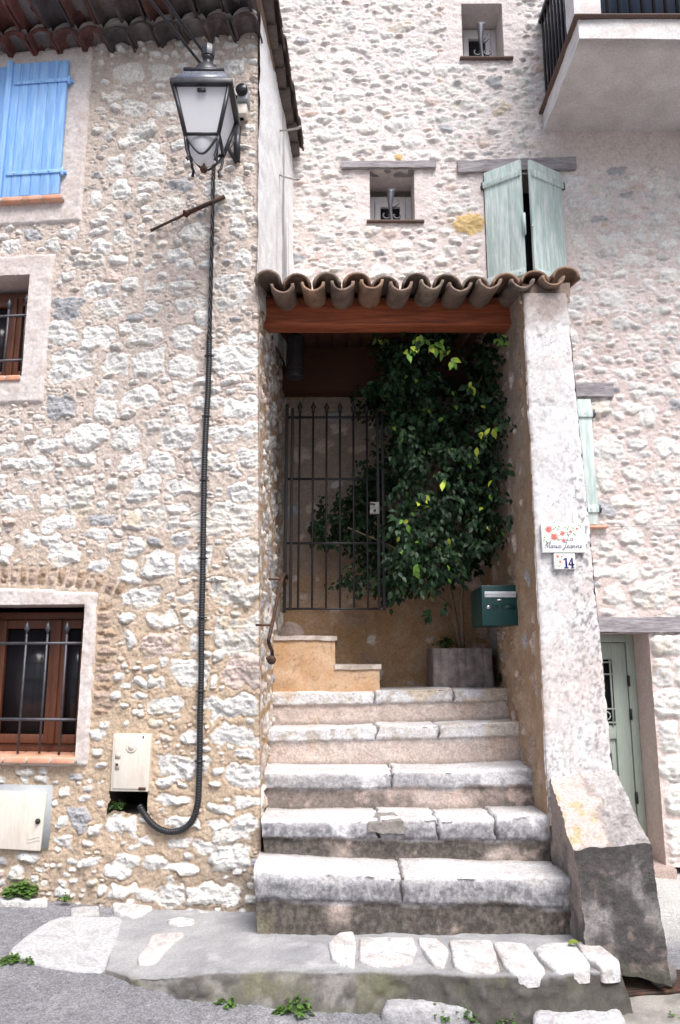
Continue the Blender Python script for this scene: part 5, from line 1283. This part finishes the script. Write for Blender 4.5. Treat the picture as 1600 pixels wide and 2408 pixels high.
    def inside(x, y):
        r = False; j = len(poly)-1
        for i in range(len(poly)):
            if (poly[i, 1] > y) != (poly[j, 1] > y) and x < (poly[j, 0]-poly[i, 0])*(y-poly[i, 1])/(poly[j, 1]-poly[i, 1])+poly[i, 0]: r = not r
            j = i
        return r
    V = []; Fc = []; Tn = []
    def leaf(p, d, L, wd, nrm, col, fold=.25):
        d = d/np.linalg.norm(d); s = np.cross(d, nrm); s /= np.linalg.norm(s)+1e-9; u = np.cross(s, d); i0 = sum(len(v) for v in V)
        prof = [(0, .0), (.18, .55), (.42, 1.0), (.68, .72), (.86, .28), (1.0, 0)]
        vs = []
        for t, w in prof: 
            c = p+d*L*t-u*L*.22*t*t
            vs += [c-s*wd*w+u*wd*w*fold, c, c+s*wd*w+u*wd*w*fold]
        V.append(np.array(vs))
        for k in range(5):
            b = i0+k*3; Fc.append([b, b+1, b+4, b+3]); Fc.append([b+1, b+2, b+5, b+4])
        Tn.append(np.tile(col, (len(vs), 1)))
    dark = np.array((.009, .026, .011)); midg = np.array((.018, .052, .015)); lite = np.array((.14, .27, .04)); yel = np.array((.42, .50, .06))
    def sprig(p, n, spread, bright, L0=.047):
        out = np.array([rg.normal(0, .6), rg.normal(-.5, .4), rg.normal(-.35, .5)]); out /= np.linalg.norm(out)
        for k in range(n):
            q = p+out*spread*k/n+rg.normal(0, .014, 3)
            d = out*.5+np.array([rg.normal(0, .65), rg.normal(-.25, .5), -.75+rg.normal(0, .45)])
            nr = np.array([rg.normal(0, .5), -1+rg.normal(0, .3), .6+rg.normal(0, .4)]); L = L0*rg.uniform(.7, 1.2)
            t = rg.random()
            c = dark*(1-t)+midg*t if rg.random() > bright else (lite if rg.random() > .35 else yel)*rg.uniform(.75, 1.1)
            leaf(q, d, L, L*.27, nr, c)
    cnt = 0
    while cnt < 1250:
        x = rg.uniform(720, 1220); yy = rg.uniform(765, 1412)
        if not inside(x, yy): continue
        dens = fbm(x/70., yy/70., 0, 2, 77)
        if dens < -.28 and rg.random() < .85: continue
        D = rg.uniform(5.24, 5.58) if x < 925 and yy > 930 else rg.uniform(4.72, 5.55)
        p = PD(x, yy, D)
        if p[0] > 1.03: p[0] = 1.03
        sprig(p, int(rg.integers(7, 13)), .15, .006 if D > 5 else .018); cnt += 1
    # sprigs with more pale yellow-green leaves, at the places the photo shows them
    for (x, yy, D, n, br) in ((1000, 790, 4.42, 10, .75), (1030, 800, 4.42, 10, .6), (1055, 820, 4.42, 8, .6), (985, 815, 4.42, 8, .7), (1066, 840, 4.42, 6, .7), (950, 835, 4.45, 4, .8), (1185, 790, 4.42, 9, .55), (1168, 795, 4.44, 8, .5), (888, 800, 4.8, 3, .6),
                              (1110, 900, 4.68, 7, .3), (1120, 930, 4.68, 6, .4), (1140, 970, 4.62, 9, .2), (1180, 975, 4.56, 9, .12), (1200, 1000, 4.55, 8, .1), (1160, 1010, 4.58, 10, .2), (1140, 1025, 4.6, 9, .3), (1185, 1100, 4.6, 6, .1), (1055, 1130, 4.65, 5, .6), (1060, 1060, 4.7, 4, .2), (960, 1230, 4.75, 8, .2), (985, 1320, 4.75, 6, .35), (1045, 1335, 4.75, 5, .25), (1190, 1225, 4.62, 7, .05), (910, 1270, 5.25, 6, .25), (1000, 1160, 4.72, 6, .15), (930, 1010, 4.8, 5, .2),
                              (1010, 1435, 4.95, 8, 0), (1045, 1425, 4.95, 6, 0), (740, 1225, 5.3, 7, 0), (820, 1360, 5.3, 7, 0), (940, 1395, 5.0, 8, 0), (860, 910, 5.3, 6, 0)):
        sprig(PD(x, yy, D), n, .07, br, .060)
    m = MB(); m.add(np.concatenate(V), Fc, np.concatenate(Tn)); m.build('foliage', 'ficus_leaf', TR)
planter_and_ficus()

# ================================================================== SMALL PLANTS
def weed(p, h, w, n, L, seed, label, cat='weed', col=(.09, .17, .035), group=None, round_leaf=False, name='weed'):
    rg = np.random.default_rng(seed); m = MB(); p = np.asarray(p, float)
    for k in range(n):
        an = rg.uniform(0, 2*pi); r = w*rg.random()**.6; hh = h*(1-.6*(r/w)**2)*rg.uniform(.45, 1.0)
        tip = p+np.array([r*cos(an), r*sin(an)*.7, hh]); st = p+np.array([r*cos(an)*.3, r*sin(an)*.25, -.005])
        m.tube([st, (st+tip)/2+rg.normal(0, .004, 3), tip], .0013, 4, np.array(col)*.8, cap=False)
        for q in range(3 if not round_leaf else 2):
            d = np.array([cos(an+rg.normal(0, 1)), sin(an+rg.normal(0, 1))-.5, rg.uniform(-.3, .6)]); d /= np.linalg.norm(d)
            s = np.cross(d, [0, 0, 1]); s /= np.linalg.norm(s)+1e-9; u = np.cross(s, d); l = L*rg.uniform(.6, 1.2); ww = l*(.48 if round_leaf else .3)
            b = tip-np.array([0, 0, hh*.25*q]); c = np.array(col)*rg.uniform(.65, 1.4)
            vs = []
            for t, wv in ((0, .05), (.25, .8), (.5, 1), (.75, .75), (1, .05)):
                cc = b+d*l*t-np.array([0, 0, .25*l*t*t]); vs += [cc-s*ww*wv+u*.1*ww*wv, cc, cc+s*ww*wv+u*.1*ww*wv]
            m.add(vs, [f for i in range(4) for f in ([i*3, i*3+1, i*3+4, i*3+3], [i*3+1, i*3+2, i*3+5, i*3+4])], c)
    return solo(m.build(name, 'weed_leaf'), label, cat, group, p)
weed(PW(48, 2112, .05), .10, .075, 42, .040, 1, 'bushy green weed with round leaves at the foot of the house wall', round_leaf=True)
weed(PW(153, 2118, .05), .035, .035, 14, .018, 2, 'tiny green weed between the house wall and the pavement')
weed(PS(25, 2262), .03, .05, 26, .022, 3, 'low tuft of grass at the front corner of the flat white slab')
weed(PS(65, 2266), .025, .03, 14, .018, 33, 'small dark tuft on the edge of the white slab, beside the low grass')
weed(PS(533, 2364), .035, .04, 16, .020, 4, 'small scruffy weed at the middle of the ledge base')
weed(PS(695, 2385), .07, .07, 36, .026, 5, 'spreading bright green weed where the road meets the ledge')
weed(PS(1025, 2392), .065, .06, 40, .022, 6, 'dense clover like weed in front of the rough grey stone', col=(.075, .17, .03))
weed(PS(1085, 2396), .06, .08, 46, .020, 7, 'fine leaved weed between the grey stone and the white slab', col=(.08, .16, .03))
weed(PS(1190, 2402), .06, .06, 30, .022, 8, 'sparse weed at the left tip of the jagged white slab')
weed(PS(1585, 2412), .05, .05, 22, .022, 9, 'weed growing on the concrete kerb by the drain')
weed(PD(1048, 1522, 5.3), .075, .06, 26, .038, 10, 'small leafy plant in the stone planter beside the ficus trunk', 'plant', (.05, .12, .03), round_leaf=True, name='potted_plant')
weed(PD(1183, 1606, 5.2), .07, .045, 22, .032, 11, 'dark leafy weed on the porch landing beside the planter', 'weed', (.035, .075, .02), round_leaf=True)
def fallen(p, col, label, seed):
    m = MB(); p = np.asarray(p, float); d = np.array([cos(seed), sin(seed)*.6, .12]); s = np.array([-sin(seed), cos(seed), .2]); vs = []
    for t, w in ((0, .05), (.3, .9), (.55, 1), (.8, .6), (1, .03)):
        c = p+d*.055*(t-.5)+[0, 0, .012-.02*(t-.5)**2]; vs += [c-s*.017*w+np.array([0, 0, .006*w]), c, c+s*.017*w+np.array([0, 0, .006*w])]
    m.add(vs, [f for i in range(4) for f in ([i*3, i*3+1, i*3+4, i*3+3], [i*3+1, i*3+2, i*3+5, i*3+4])], col)
    solo(m.build('fallen_leaf', 'weed_leaf'), label, 'leaf', loc=p)
fallen(PS(1006, 2392, .01), (.28, .10, .035), 'curled brown fallen leaf on the road beside the clover like weed', .4)
fallen(PZ(1350, 2223, EYE-1.245), (.20, .26, .04), 'yellow green fallen leaf on the white ledge stones', .1)
fallen(PS(1175, 2396, .01), (.22, .12, .03), 'brownish yellow fallen leaf at the ledge base among the weeds', 1.2)

# ================================================================== SIGNS
GL = {'L': (.62, [[(.50,.80),(.42,.98),(.30,.95),(.26,.7),(.27,.35),(.18,.06),(.04,.10),(.10,.20),(.30,.06),(.50,.0),(.62,.12)]]),
 'a': (.46, [[(.34,.40),(.20,.46),(.07,.30),(.08,.08),(.20,.03),(.33,.20),(.36,.44),(.35,.10),(.40,.02),(.48,.10)]]),
 'M': (.86, [[(0,.05),(.06,.02),(.14,.30),(.22,.95),(.26,.95),(.38,.12),(.42,.12),(.66,.96),(.70,.94),(.70,.15),(.76,.02),(.86,.10)]]),
 'r': (.40, [[(0,.10),(.10,.46),(.14,.40),(.26,.42),(.24,.12),(.30,.02),(.40,.10)]]),
 'i': (.26, [[(0,.10),(.09,.45),(.09,.08),(.15,.02),(.26,.10)], [(.12,.62),(.13,.66)]]),
 '-': (.30, [[(.04,.24),(.26,.24)]]),
 'J': (.62, [[(.06,.82),(.14,.94),(.56,.96)], [(.42,.96),(.38,.20),(.28,-.22),(.08,-.24),(.08,-.06),(.40,.10),(.58,.14)]]),
 'e': (.40, [[(0,.12),(.24,.24),(.30,.40),(.18,.46),(.08,.30),(.09,.08),(.20,.02),(.40,.12)]]),
 'n': (.56, [[(0,.12),(.08,.45),(.10,.02)], [(.10,.20),(.24,.44),(.34,.42),(.35,.10),(.42,.02),(.56,.12)]])}
def write(mb, fr, text, a, t, size, o, r, shear=.28):
    x = a
    for ch in text:
        if ch == ' ': x += .3*size; continue
        adv, strokes = GL[ch]
        for s in strokes:
            P = np.array(s); k = len(P); u = np.linspace(0, k-1, max(4, (k-1)*4+1))
            sx = np.interp(u, range(k), P[:, 0]); sy = np.interp(u, range(k), P[:, 1])
            rr = np.full(len(u), r); dy = np.gradient(sy); rr = r*(.75+.5*np.clip(-dy/(np.abs(np.gradient(sx))+np.abs(dy)+1e-6), 0, 1))
            mb.tube([fr.pt(x+(px+shear*py)*size, t+py*size, o) for px, py in zip(sx, sy)], rr, 5, flat=1.0)
        x += adv*size
    return x
def text_w(text, size): return sum(GL[c][0] if c != ' ' else .3 for c in text)*size
def signs():
    y = 4.128; fr = Frame(0, y, 0)
    def cornerbox(pts): 
        A = [fr.px(*p) for p in pts]; return min(a for a, t in A), max(a for a, t in A), min(t for a, t in A), max(t for a, t in A)
    a0, a1, t0, t1 = cornerbox([(1272, 1233), (1374, 1231), (1277, 1300), (1376, 1298)])
    T = thing('name_plaque', 'white enamel plaque with painted roses and a house name, on the pillar', 'plaque', fr.pt((a0+a1)/2, t0, 0))
    m = MB(); m.fbox(fr, a0, a1, t0, t1, -.02, .006); bevel(m.build('plate', 'enamel', T, False), .004, 3)
    w, h = a1-a0, t1-t0; X = lambda f: a0+w*f; Y = lambda f: t1-h*f
    m = MB(); sz = w*.86/text_w('Maria-Jeanne', 1); write(m, fr, 'Maria-Jeanne', X(.05), Y(.85), sz, .007, .0012); write(m, fr, 'La', X(.54), Y(.60), sz*1.05, .007, .0012); m.build('lettering', 'ink_blue', T)
    def blob(m, a, t, r, o, n=12, wob=.18, seed=0):
        rg = np.random.default_rng(seed); V = [fr.pt(a, t, o+.0012)]; ph = rg.uniform(0, 6)
        for k in range(n): 
            an = k/n*2*pi; rr = r*(1+wob*sin(5*an+ph)); V.append(fr.pt(a+rr*cos(an), t+rr*sin(an), o))
        m.add(V, [[0, 1+k, 1+(k+1) % n] for k in range(n)])
    R = [(.17, .20, .085), (.29, .46, .085), (.48, .34, .062), (.67, .29, .038), (.50, .59, .05), (.82, .18, .03)]
    m = MB(); d = MB()
    for i, (u, v, r) in enumerate(R):
        blob(m, X(u), Y(v), r*w, .0066, seed=i); 
        for k in range(5): blob(d, X(u)+.45*r*w*cos(k*1.25+i), Y(v)+.45*r*w*sin(k*1.25+i), r*w*.20, .0078, 7, .1, i*7+k)
        blob(d, X(u), Y(v), r*w*.22, .0078, 8, .1, i)
    m.build('rose', 'rose', T, False); d.build('rose_petals', 'rose_dark', T, False)
    m = MB()
    for (p, q) in (((.06, .76), (.28, .52)), ((.28, .46), (.48, .38)), ((.48, .34), (.70, .27)), ((.70, .27), (.84, .16)), ((.3, .5), (.5, .58)), ((.17, .25), (.26, .42))): m.tube([fr.pt(X(p[0]), Y(p[1]), .0066), fr.pt(X(q[0]), Y(q[1]), .0066)], .0010, 4)
    m.build('rose_stem', 'stem', T)
    m = MB(); rg = np.random.default_rng(3)
    for (u, v) in ((.07, .48), (.05, .58), (.1, .62), (.28, .2), (.33, .14), (.38, .2), (.41, .12), (.60, .2), (.62, .12), (.55, .14), (.74, .36), (.77, .40), (.72, .16), (.86, .08), (.9, .12), (.38, .58), (.60, .38)):
        an = rg.uniform(0, 6); l = .045*w; V = [fr.pt(X(u)-l*cos(an), Y(v)-l*sin(an), .0066), fr.pt(X(u)+.35*l*sin(an), Y(v)-.35*l*cos(an), .0066), fr.pt(X(u)+l*cos(an), Y(v)+l*sin(an), .0066), fr.pt(X(u)-.35*l*sin(an), Y(v)+.35*l*cos(an), .0066)]
        m.add(V, [[0, 1, 2, 3]])
    m.build('rose_leaves', 'enamel_leaf', T, False)
    m = MB()
    for (u, v) in ((.955, .48), (.045, .06)): m.lathe(fr.pt(X(u), Y(v), .006), [(.0035, 0), (.003, .002), (.001, .003)], 8, (0, -1, 0))
    m.build('screw', 'steel', T)
    a0, a1, t0, t1 = cornerbox([(1302, 1303), (1352, 1302), (1306, 1339), (1353, 1338)])
    T = thing('number_tile', 'small white enamel tile with the blue number 14 under the name plaque', 'number tile', fr.pt((a0+a1)/2, t0, 0))
    m = MB(); m.fbox(fr, a0, a1, t0, t1, -.02, .006); bevel(m.build('plate', 'enamel', T, False), .004, 3)
    w, h = a1-a0, t1-t0
    m = MB()
    def bar(p, q, r):     # flat painted stroke
        A = np.array([X(p[0]), Y(p[1])]); B = np.array([X(q[0]), Y(q[1])]); dd = (B-A)/np.linalg.norm(B-A); nn = np.array([-dd[1], dd[0]])*r
        c = [A+nn, A-nn, B-nn, B+nn]; m.hexa([fr.pt(*k, .0066) for k in c], [fr.pt(*k, .0085) for k in c])
    k = h
    bar((.56, .28), (.56, .88), .055*k); bar((.44, .40), (.545, .30), .032*k); bar((.46, .90), (.66, .90), .028*k)
    bar((.84, .28), (.84, .88), .05*k); bar((.83, .28), (.68, .70), .034*k); bar((.67, .70), (.94, .70), .036*k); bar((.77, .90), (.92, .90), .026*k)
    m.build('numeral', 'ink_blue', T, False)
    m = MB(); d = MB()
    for i, (u, v, r) in enumerate(((.18, .18, .085), (.28, .52, .07), (.36, .20, .05), (.22, .80, .035), (.45, .10, .035))):
        blob(m, X(u), Y(v), r*w, .0066, seed=i+20); blob(d, X(u), Y(v), r*w*.35, .0078, 7, .15, i)
    m.build('rose', 'rose', T, False); d.build('rose_petals', 'rose_dark', T, False)
    m = MB()
    for (u, v) in ((.10, .45), (.14, .6), (.12, .75), (.3, .35), (.3, .72), (.55, .1)):
        l = .05*w; an = u*20; V = [fr.pt(X(u)-l*cos(an), Y(v)-l*sin(an), .0066), fr.pt(X(u)+.35*l*sin(an), Y(v)-.35*l*cos(an), .0066), fr.pt(X(u)+l*cos(an), Y(v)+l*sin(an), .0066), fr.pt(X(u)-.35*l*sin(an), Y(v)+.35*l*cos(an), .0066)]; m.add(V, [[0, 1, 2, 3]])
    m.build('rose_leaves', 'enamel_leaf', T, False)
signs()

# ================================================================== STREET LANTERN on the house wall
def lantern():
    yF = 3.60; z = lambda px, py: PD(px, py, yF)
    tl = z(404, 196); trr = z(543, 196); s = (trr[0]-tl[0])/2; cx = (tl[0]+trr[0])/2; cy = yF+s; zt = tl[2]
    zb = PD(474, 316, cy-s*.55)[2]; sb = s*.55
    zbb = PD(484, 378, cy-s*.3)[2]
    T = thing('wall_lantern', 'black four sided street lantern with white panes bracketed to the house corner', 'lantern', (cx, cy, zbb))
    cs = [(-1, -1), (1, -1), (1, 1), (-1, 1)]
    # panes
    for k in range(4):
        a, b = cs[k], cs[(k+1) % 4]; m = MB(); g = .94
        V = [(cx+a[0]*sb*g, cy+a[1]*sb*g, zb), (cx+b[0]*sb*g, cy+b[1]*sb*g, zb), (cx+b[0]*s*g*.93, cy+b[1]*s*g*.93, zt), (cx+a[0]*s*g*.93, cy+a[1]*s*g*.93, zt)]
        W_ = [(cx+(x-cx)*.97, cy+(y-cy)*.97, zz) for x, y, zz in V]
        m.add(V, [[0, 1, 2, 3]]); m.build('pane', 'opal', T, False)
    m = MB()
    for (a, b) in cs: m.tube([(cx+a*sb, cy+b*sb, zb-.01), (cx+a*s*.94, cy+b*s*.94, zt)], .012, 4)
    for k in range(4):
        a, b = cs[k], cs[(k+1) % 4]
        m.tube([(cx+a[0]*sb*1.04, cy+a[1]*sb*1.04, zb), (cx+b[0]*sb*1.04, cy+b[1]*sb*1.04, zb)], .011, 4)
    m.build('frame', 'lamp_paint', T, False)
    m = MB()      # flat rim
    r2 = s*1.06
    m.box((cx-r2, cy-r2, zt-.004), (cx+r2, cy+r2, zt+.030)); bevel(m.build('rim', 'lamp_paint', T, False), .005)
    m = MB(); ct = zt+.125; c2 = s*.66
    m.hexa([(cx-r2*.93, cy-r2*.93, zt+.031), (cx+r2*.93, cy-r2*.93, zt+.031), (cx+r2*.93, cy+r2*.93, zt+.031), (cx-r2*.93, cy+r2*.93, zt+.031)], [(cx-c2, cy-c2, ct), (cx+c2, cy-c2, ct), (cx+c2, cy+c2, ct), (cx-c2, cy+c2, ct)])
    m.build('cap', 'lamp_cap', T, False)
    m = MB(); m.box((cx-c2*1.05, cy-c2*1.05, ct-.002), (cx+c2*1.05, cy+c2*1.05, ct+.018)); m.build('cap_plate', 'lamp_paint', T, False)
    m = MB(); m.lathe((cx, cy, ct+.018), [(.085, 0), (.083, .03), (.066, .075), (.03, .105), (.022, .11), (.022, .14), (.03, .146), (.03, .16)], 20); m.build('dome', 'lamp_paint', T)
    m = MB(); f0 = ct+.178; m.lathe((cx+.0, cy, f0), [(.02, -.01), (.036, 0), (.038, .015), (.038, .06), (.03, .072), (.008, .078)], 8); m.build('finial', 'lamp_paint', T, 'angle')
    m = MB(); m.lathe((cx, cy, zb), [(sb*.96, -.004), (sb*.93, -.03), (sb*.84, -.062), (sb*.66, -.092), (sb*.4, -.112), (.0, -.118)], 24); m.build('bowl', 'opal', T)
    m = MB()
    zl = zb-.115
    for (a, b) in cs:
        P = [(cx+a*sb*1.02, cy+b*sb*1.02, zb), (cx+a*sb*1.0, cy+b*sb*1.0, zb-.04), (cx+a*sb*.93, cy+b*sb*.93, zb-.085), (cx+a*sb*.80, cy+b*sb*.80, zl), (cx+a*sb*.90, cy+b*sb*.90, zl-.022), (cx+a*sb*.80, cy+b*sb*.80, zl-.026)]
        m.tube(P, .008, 6)
    for k in range(4):
        a, b = np.array(cs[k]), np.array(cs[(k+1) % 4]); P = []
        for t in np.linspace(0, 1, 13):
            q = a*(1-t)+b*t; dz = -.105*sin(pi*t)**.8; sc = 1.02-.20*sin(pi*t); P.append((cx+q[0]*sb*sc, cy+q[1]*sb*sc, zb+dz))
        m.tube(P, .0065, 6)
    m.build('cage', 'lamp_paint', T)
    m = MB(); m.lathe((cx, cy, zl-.035), [(.004, -.02), (.016, -.015), (.022, 0), (.016, .015), (.006, .02), (.006, .04)], 14); m.build('drop_knob', 'iron_rust', T)
    m = MB(); m.box((cx-.022, cy-s*.93-.004, zt-.038), (cx+.022, cy-s*.87, zt-.020)); m.build('maker_plate', 'lamp_paint', T, False)
    # bracket: wall plate, arm and brace
    wp = PW(560, 340); m = MB(); w0 = PW(566, 300); a_, t_ = LF.px(562, 340)
    tb, tt = LF.px(558, 382)[1], LF.px(558, 300)[1]
    m.fbox(LF, a_-.022, a_+.012, tb, tt, -.005, .035); m.tube([LF.pt(a_-.03, tb+.02, .03), LF.pt(a_-.045, tb+.07, .05), LF.pt(a_-.02, tb+.13, .03)], .008, 6)
    m.fbox(LF, a_-.02, a_+.01, tt, zt+.01, -.005, .02)
    m.tube([LF.pt(a_-.01, zt, .0), (cx, cy+s*.9, zt+.01)], .012, 8)
    m.build('bracket', 'lamp_paint', T)
lantern()
def junction():
    a, t = LF.px(577, 250); T = thing('junction_box', 'grey electric junction box on the house corner behind the lantern', 'electric box', LF.pt(a, t-.09, 0))
    m = MB(); a0 = LF.px(560, 230)[0]; a1 = LF.px(590, 230)[0]; t1 = LF.px(575, 228)[1]; t0 = LF.px(575, 285)[1]; tm = t0+(t1-t0)*.42
    m.fbox(LF, a0-.02, a1-.03, t0, t1+.04, 0, .04); bevel(m.build('back_plate', 'plastic_cream', T, False), .005)
    m = MB(); m.fbox(LF, a0+.015, a1, tm+.01, t1, .0, .09); c = bevel(m.build('meter', 'plastic_grey', T, False), .008, 3)
    m = MB(); m.lathe(LF.pt(a1-.035, (tm+t1)/2+.02, .09), [(.038, 0), (.038, .02), (.03, .028)], 16, (LF.n[0], LF.n[1], 0)); m.build('dial', 'glass_dark', c)
    m = MB(); m.fbox(LF, a0+.01, a1-.01, t0, tm, .0, .07); bevel(m.build('terminal_cover', 'plastic_cream', T, False), .006)
junction()
def cables():
    e1 = LF.px(556, 262); e2 = LF.px(562, 244)
    for (x, y, e, dx) in ((345, -10, e1, 0), (381, -10, e2, 1)):
        A = LF.pt(e[0], e[1], .05); B = PD(x, y, 3.62 if dx == 0 else 3.5); dirv = B-A; far = A+dirv*3.0
        P = [A+(far-A)*f+np.array([0, 0, -.10*f*(1-f)*0]) for f in np.linspace(0, 1, 20)]
        m = MB(); m.tube(P, .0085, 8); solo(m.build('overhead_cable', 'plastic_black'), 'black overhead cable running up from the lantern, ' + ('the upper of two, nearer the house corner' if dx else 'the lower of two, nearer the blue shutters'), 'cable', 'overhead cables', A)
    # wiring down the wall: twisted cable, then ribbed conduit into the meter hole
    T = thing('wall_conduit', 'black ribbed conduit running down the house wall from lantern to meter box', 'conduit', PW(470, 1900, .03))
    pts = [(503, 385), (502, 420), (500, 520), (498, 600), (496, 680), (494, 760), (492, 805)]
    m = MB()
    for ph in (0, 2.1, 4.2):
        L = np.array([PW(x, y, .03) for x, y in pts]); s = np.linspace(0, len(L)-1, 90); L = np.stack([np.interp(s, range(len(L)), L[:, j]) for j in range(3)], -1)
        tw = s*7+ph; L = L+np.stack([.007*np.cos(tw), .007*np.sin(tw), 0*tw], -1); m.tube(L, .0065, 6)
    m.build('twisted_cable', 'plastic_black', T)
    pts = [(493, 790), (492, 830), (489, 900), (485, 1000), (482, 1100), (480, 1200), (478, 1300), (477, 1400), (475, 1500), (473, 1600), (471, 1700), (470, 1780), (468, 1840), (466, 1885), (458, 1920), (443, 1943), (420, 1955), (395, 1957), (370, 1948), (350, 1930), (336, 1908), (328, 1893)]
    L = np.array([PW(x, y, .024 if i < 20 else .0) for i, (x, y) in enumerate(pts)]); d = np.concatenate([[0], np.cumsum(np.linalg.norm(np.diff(L, axis=0), axis=1))])
    n = int(d[-1]/.0035); s = np.linspace(0, d[-1], n); P = np.stack([np.interp(s, d, L[:, j]) for j in range(3)], -1)
    for _ in range(60): P[1:-1] = .25*P[:-2]+.5*P[1:-1]+.25*P[2:]
    P = P+np.stack([.006*fbm(s*3.1, 1.7, 0, 3, 5), 0*s, 0*s], -1)*np.minimum(1, (d[-1]-s)*4)[:, None]; r = np.where((np.arange(n)//2) % 2 == 0, .0175, .0150)
    m = MB(); m.tube(P, r, 10); m.build('ribbed_pipe', 'plastic_black', T)
    for y in (838, 980, 1130, 1313, 1452, 1625, 1790):
        x = np.interp(y, [p[1] for p in pts[:14]], [p[0] for p in pts[:14]]); m = MB(); a, t = LF.px(x, y, .02)
        m.tube([LF.pt(a-.024, t, .012), LF.pt(a-.019, t, .036), LF.pt(a, t, .046), LF.pt(a+.019, t, .036), LF.pt(a+.024, t, .012)], .004, 6); m.build('clip', 'plastic_black', T)
cables()
def iron_bits():
    m = MB(); A = PW(358, 541, .03); B = PW(529, 462, .035); mid = PW(437, 503, .035)
    m.tube([A, A+(mid-A)*.5, mid], [.008, .008, .009], 6); m.tube([mid, B], [.014, .013], 6)
    for f in (-.02, .03, .06): m.lathe(mid+(B-mid)*f/.3*.3, [(.012, -.008), (.018, -.006), (.018, .006), (.012, .008)], 8, B-A)
    m.lathe(mid, [(.008, -.03), (.010, 0), (.010, .03)], 6, (LF.n[0], LF.n[1], 0)); m.lathe(A, [(.011, -.01), (.011, .01)], 6, B-A)
    solo(m.build('iron_rod', 'iron_rust'), 'slanting rusty iron rod fixed across the house wall below the lantern', 'iron rod', loc=mid)
    for (p, q, lab) in (((641, 308), (708, 301), 'upper of two rusty iron bars projecting from the white gable'), ((645, 406), (704, 425), 'lower of two rusty iron bars projecting from the white gable, bent at its tip')):
        a = PD(p[0], p[1], 5.05); b = PD(q[0], q[1], 4.85); m = MB(); a = a-(b-a)*.1
        m.tube([a, a+(b-a)*.5+[0, 0, -.006], a+(b-a)*.9, b+[0, 0, .012]], .013, 4, flat=.5); solo(m.build('wall_tie', 'iron_pale'), lab, 'iron bar', 'iron bars on the gable', a)
    m = MB(); P = [PD(1423+k*20, 1238-k*.3, 5.665) for k in range(14)]; m.tube(P, .0035, 5); m.lathe(P[2], [(.008, -.004), (.012, 0), (.008, .02)], 8, (0, -1, 0))
    solo(m.build('wall_wire', 'iron_pale'), 'thin grey wire running along the pale house wall below the narrow shutter', 'wire', loc=P[0])
iron_bits()
def service_boxes():
    a0, t1 = LF.px(266, 1726, .035); a1, _ = LF.px(354, 1726, .035); _, t0 = LF.px(308, 1862, .035)
    T = thing('meter_box', 'small cream upright meter box with a round dial, above a dark hole in the wall', 'meter box', LF.pt((a0+a1)/2, t0, 0))
    m = MB(); m.fbox(LF, a0, a1, t0, t1, -.06, .030); bevel(m.build('case', 'plastic_cream', T, False), .004, 3)
    m = MB(); w, h = a1-a0, t1-t0; m.fbox(LF, a0+.012, a1-.012, t0+.014, t1-.012, .029, .037); d = bevel(m.build('door', 'plastic_cream', T, False), .005, 3)
    nrm = (LF.n[0], LF.n[1], 0)
    m = MB(); c = LF.pt(a0+w*.52, t1-h*.22, .037); m.lathe(c, [(.030, 0), (.030, .004), (.026, .005), (.022, .003), (.020, .003), (.018, .007), (.0, .008)], 24, nrm); m.build('dial', 'plastic_cream', d)
    m = MB(); m.fbox(LF, a0+w*.10, a0+w*.24, t1-h*.43, t1-h*.33, .037, .040); m.fbox(LF, a0+w*.11, a0+w*.22, t1-h*.62, t1-h*.48, .037, .041); m.build('label_plate', 'plastic_shade', d, False)
    m = MB(); m.lathe(LF.pt(a0+w*.165, t1-h*.53, .041), [(.007, 0), (.007, .003), (.004, .004)], 10, nrm); m.build('lock', 'iron', d)
    
    for q in ((a1-.05, a1-.012, t0+.010, t0+.024), (a1-.04, a1-.034, t1-.02, t1-.008)): m = MB(); m.fbox(LF, *q, .034, .040); m.build('hinge', 'iron_rust', d, False)
    # the broken hole under it, part of the house wall
    z0, z1 = mbx[2]-.01, t0+.02; m = MB()
    reveal(m, LF, (mbx[0]-.008, mbx[1]+.012, z0, z1), -.002, .30, (.10, .085, .07)); m.build('wall_hole', 'plaster', HOUSE)
    weed(LF.pt(mbx[0]+.05, mbx[2]+.01, -.02), .06, .05, 22, .020, 14, 'fern like weed growing in the dark hole under the meter box', col=(.06, .12, .03))
    # wide cream service hatch with grey frame
    a0, t1 = LF.px(-60, 1856, .02); a1, _ = LF.px(112, 1856, .02); _, t0 = LF.px(105, 1999, .02)
    T = thing('service_hatch', 'wide cream service hatch in a grey frame low on the house wall', 'service hatch', LF.pt((a0+a1)/2, t0, 0))
    m = MB(); f = LF.px(123, 1850, .012)[0]; tt = LF.px(60, 1846, .012)[1]; tb = t0+.004
    m.fbox(LF, a0, f, tb, tt, -.05, .012); m.build('frame', 'plastic_grey', T, False)
    m = MB(); V0 = [LF.pt(a0, t0+.008, .036), LF.pt(a1-.012, t0-.004, .036), LF.pt(a1-.012, t0-.004, .013), LF.pt(a0, t0+.008, .013)]; V1 = [LF.pt(a0, t1-.004, .03), LF.pt(a1, t1-.008, .03), LF.pt(a1, t1-.008, .013), LF.pt(a0, t1-.004, .013)]
    m.hexa(V0, V1); d = bevel(m.build('door', 'plastic_cream', T, False), .006, 3)
    m = MB(); a, t = LF.px(90, 1931, .034); m.lathe(LF.pt(a, t, .034), [(.014, 0), (.014, .006), (.007, .008), (.007, .02), (.003, .022)], 14, nrm); m.build('knob', 'iron', d)
    m = MB(); a, t = LF.px(80, 1975, .036)
    for k in (-1, 1): m.tube([LF.pt(a+.035*cos(q), t+k*.008+.006*sin(q*2), .0365) for q in np.linspace(.3, 2.9, 12)], .0012, 4)
    m.build('embossed_mark', 'plastic_shade', d)
service_boxes()
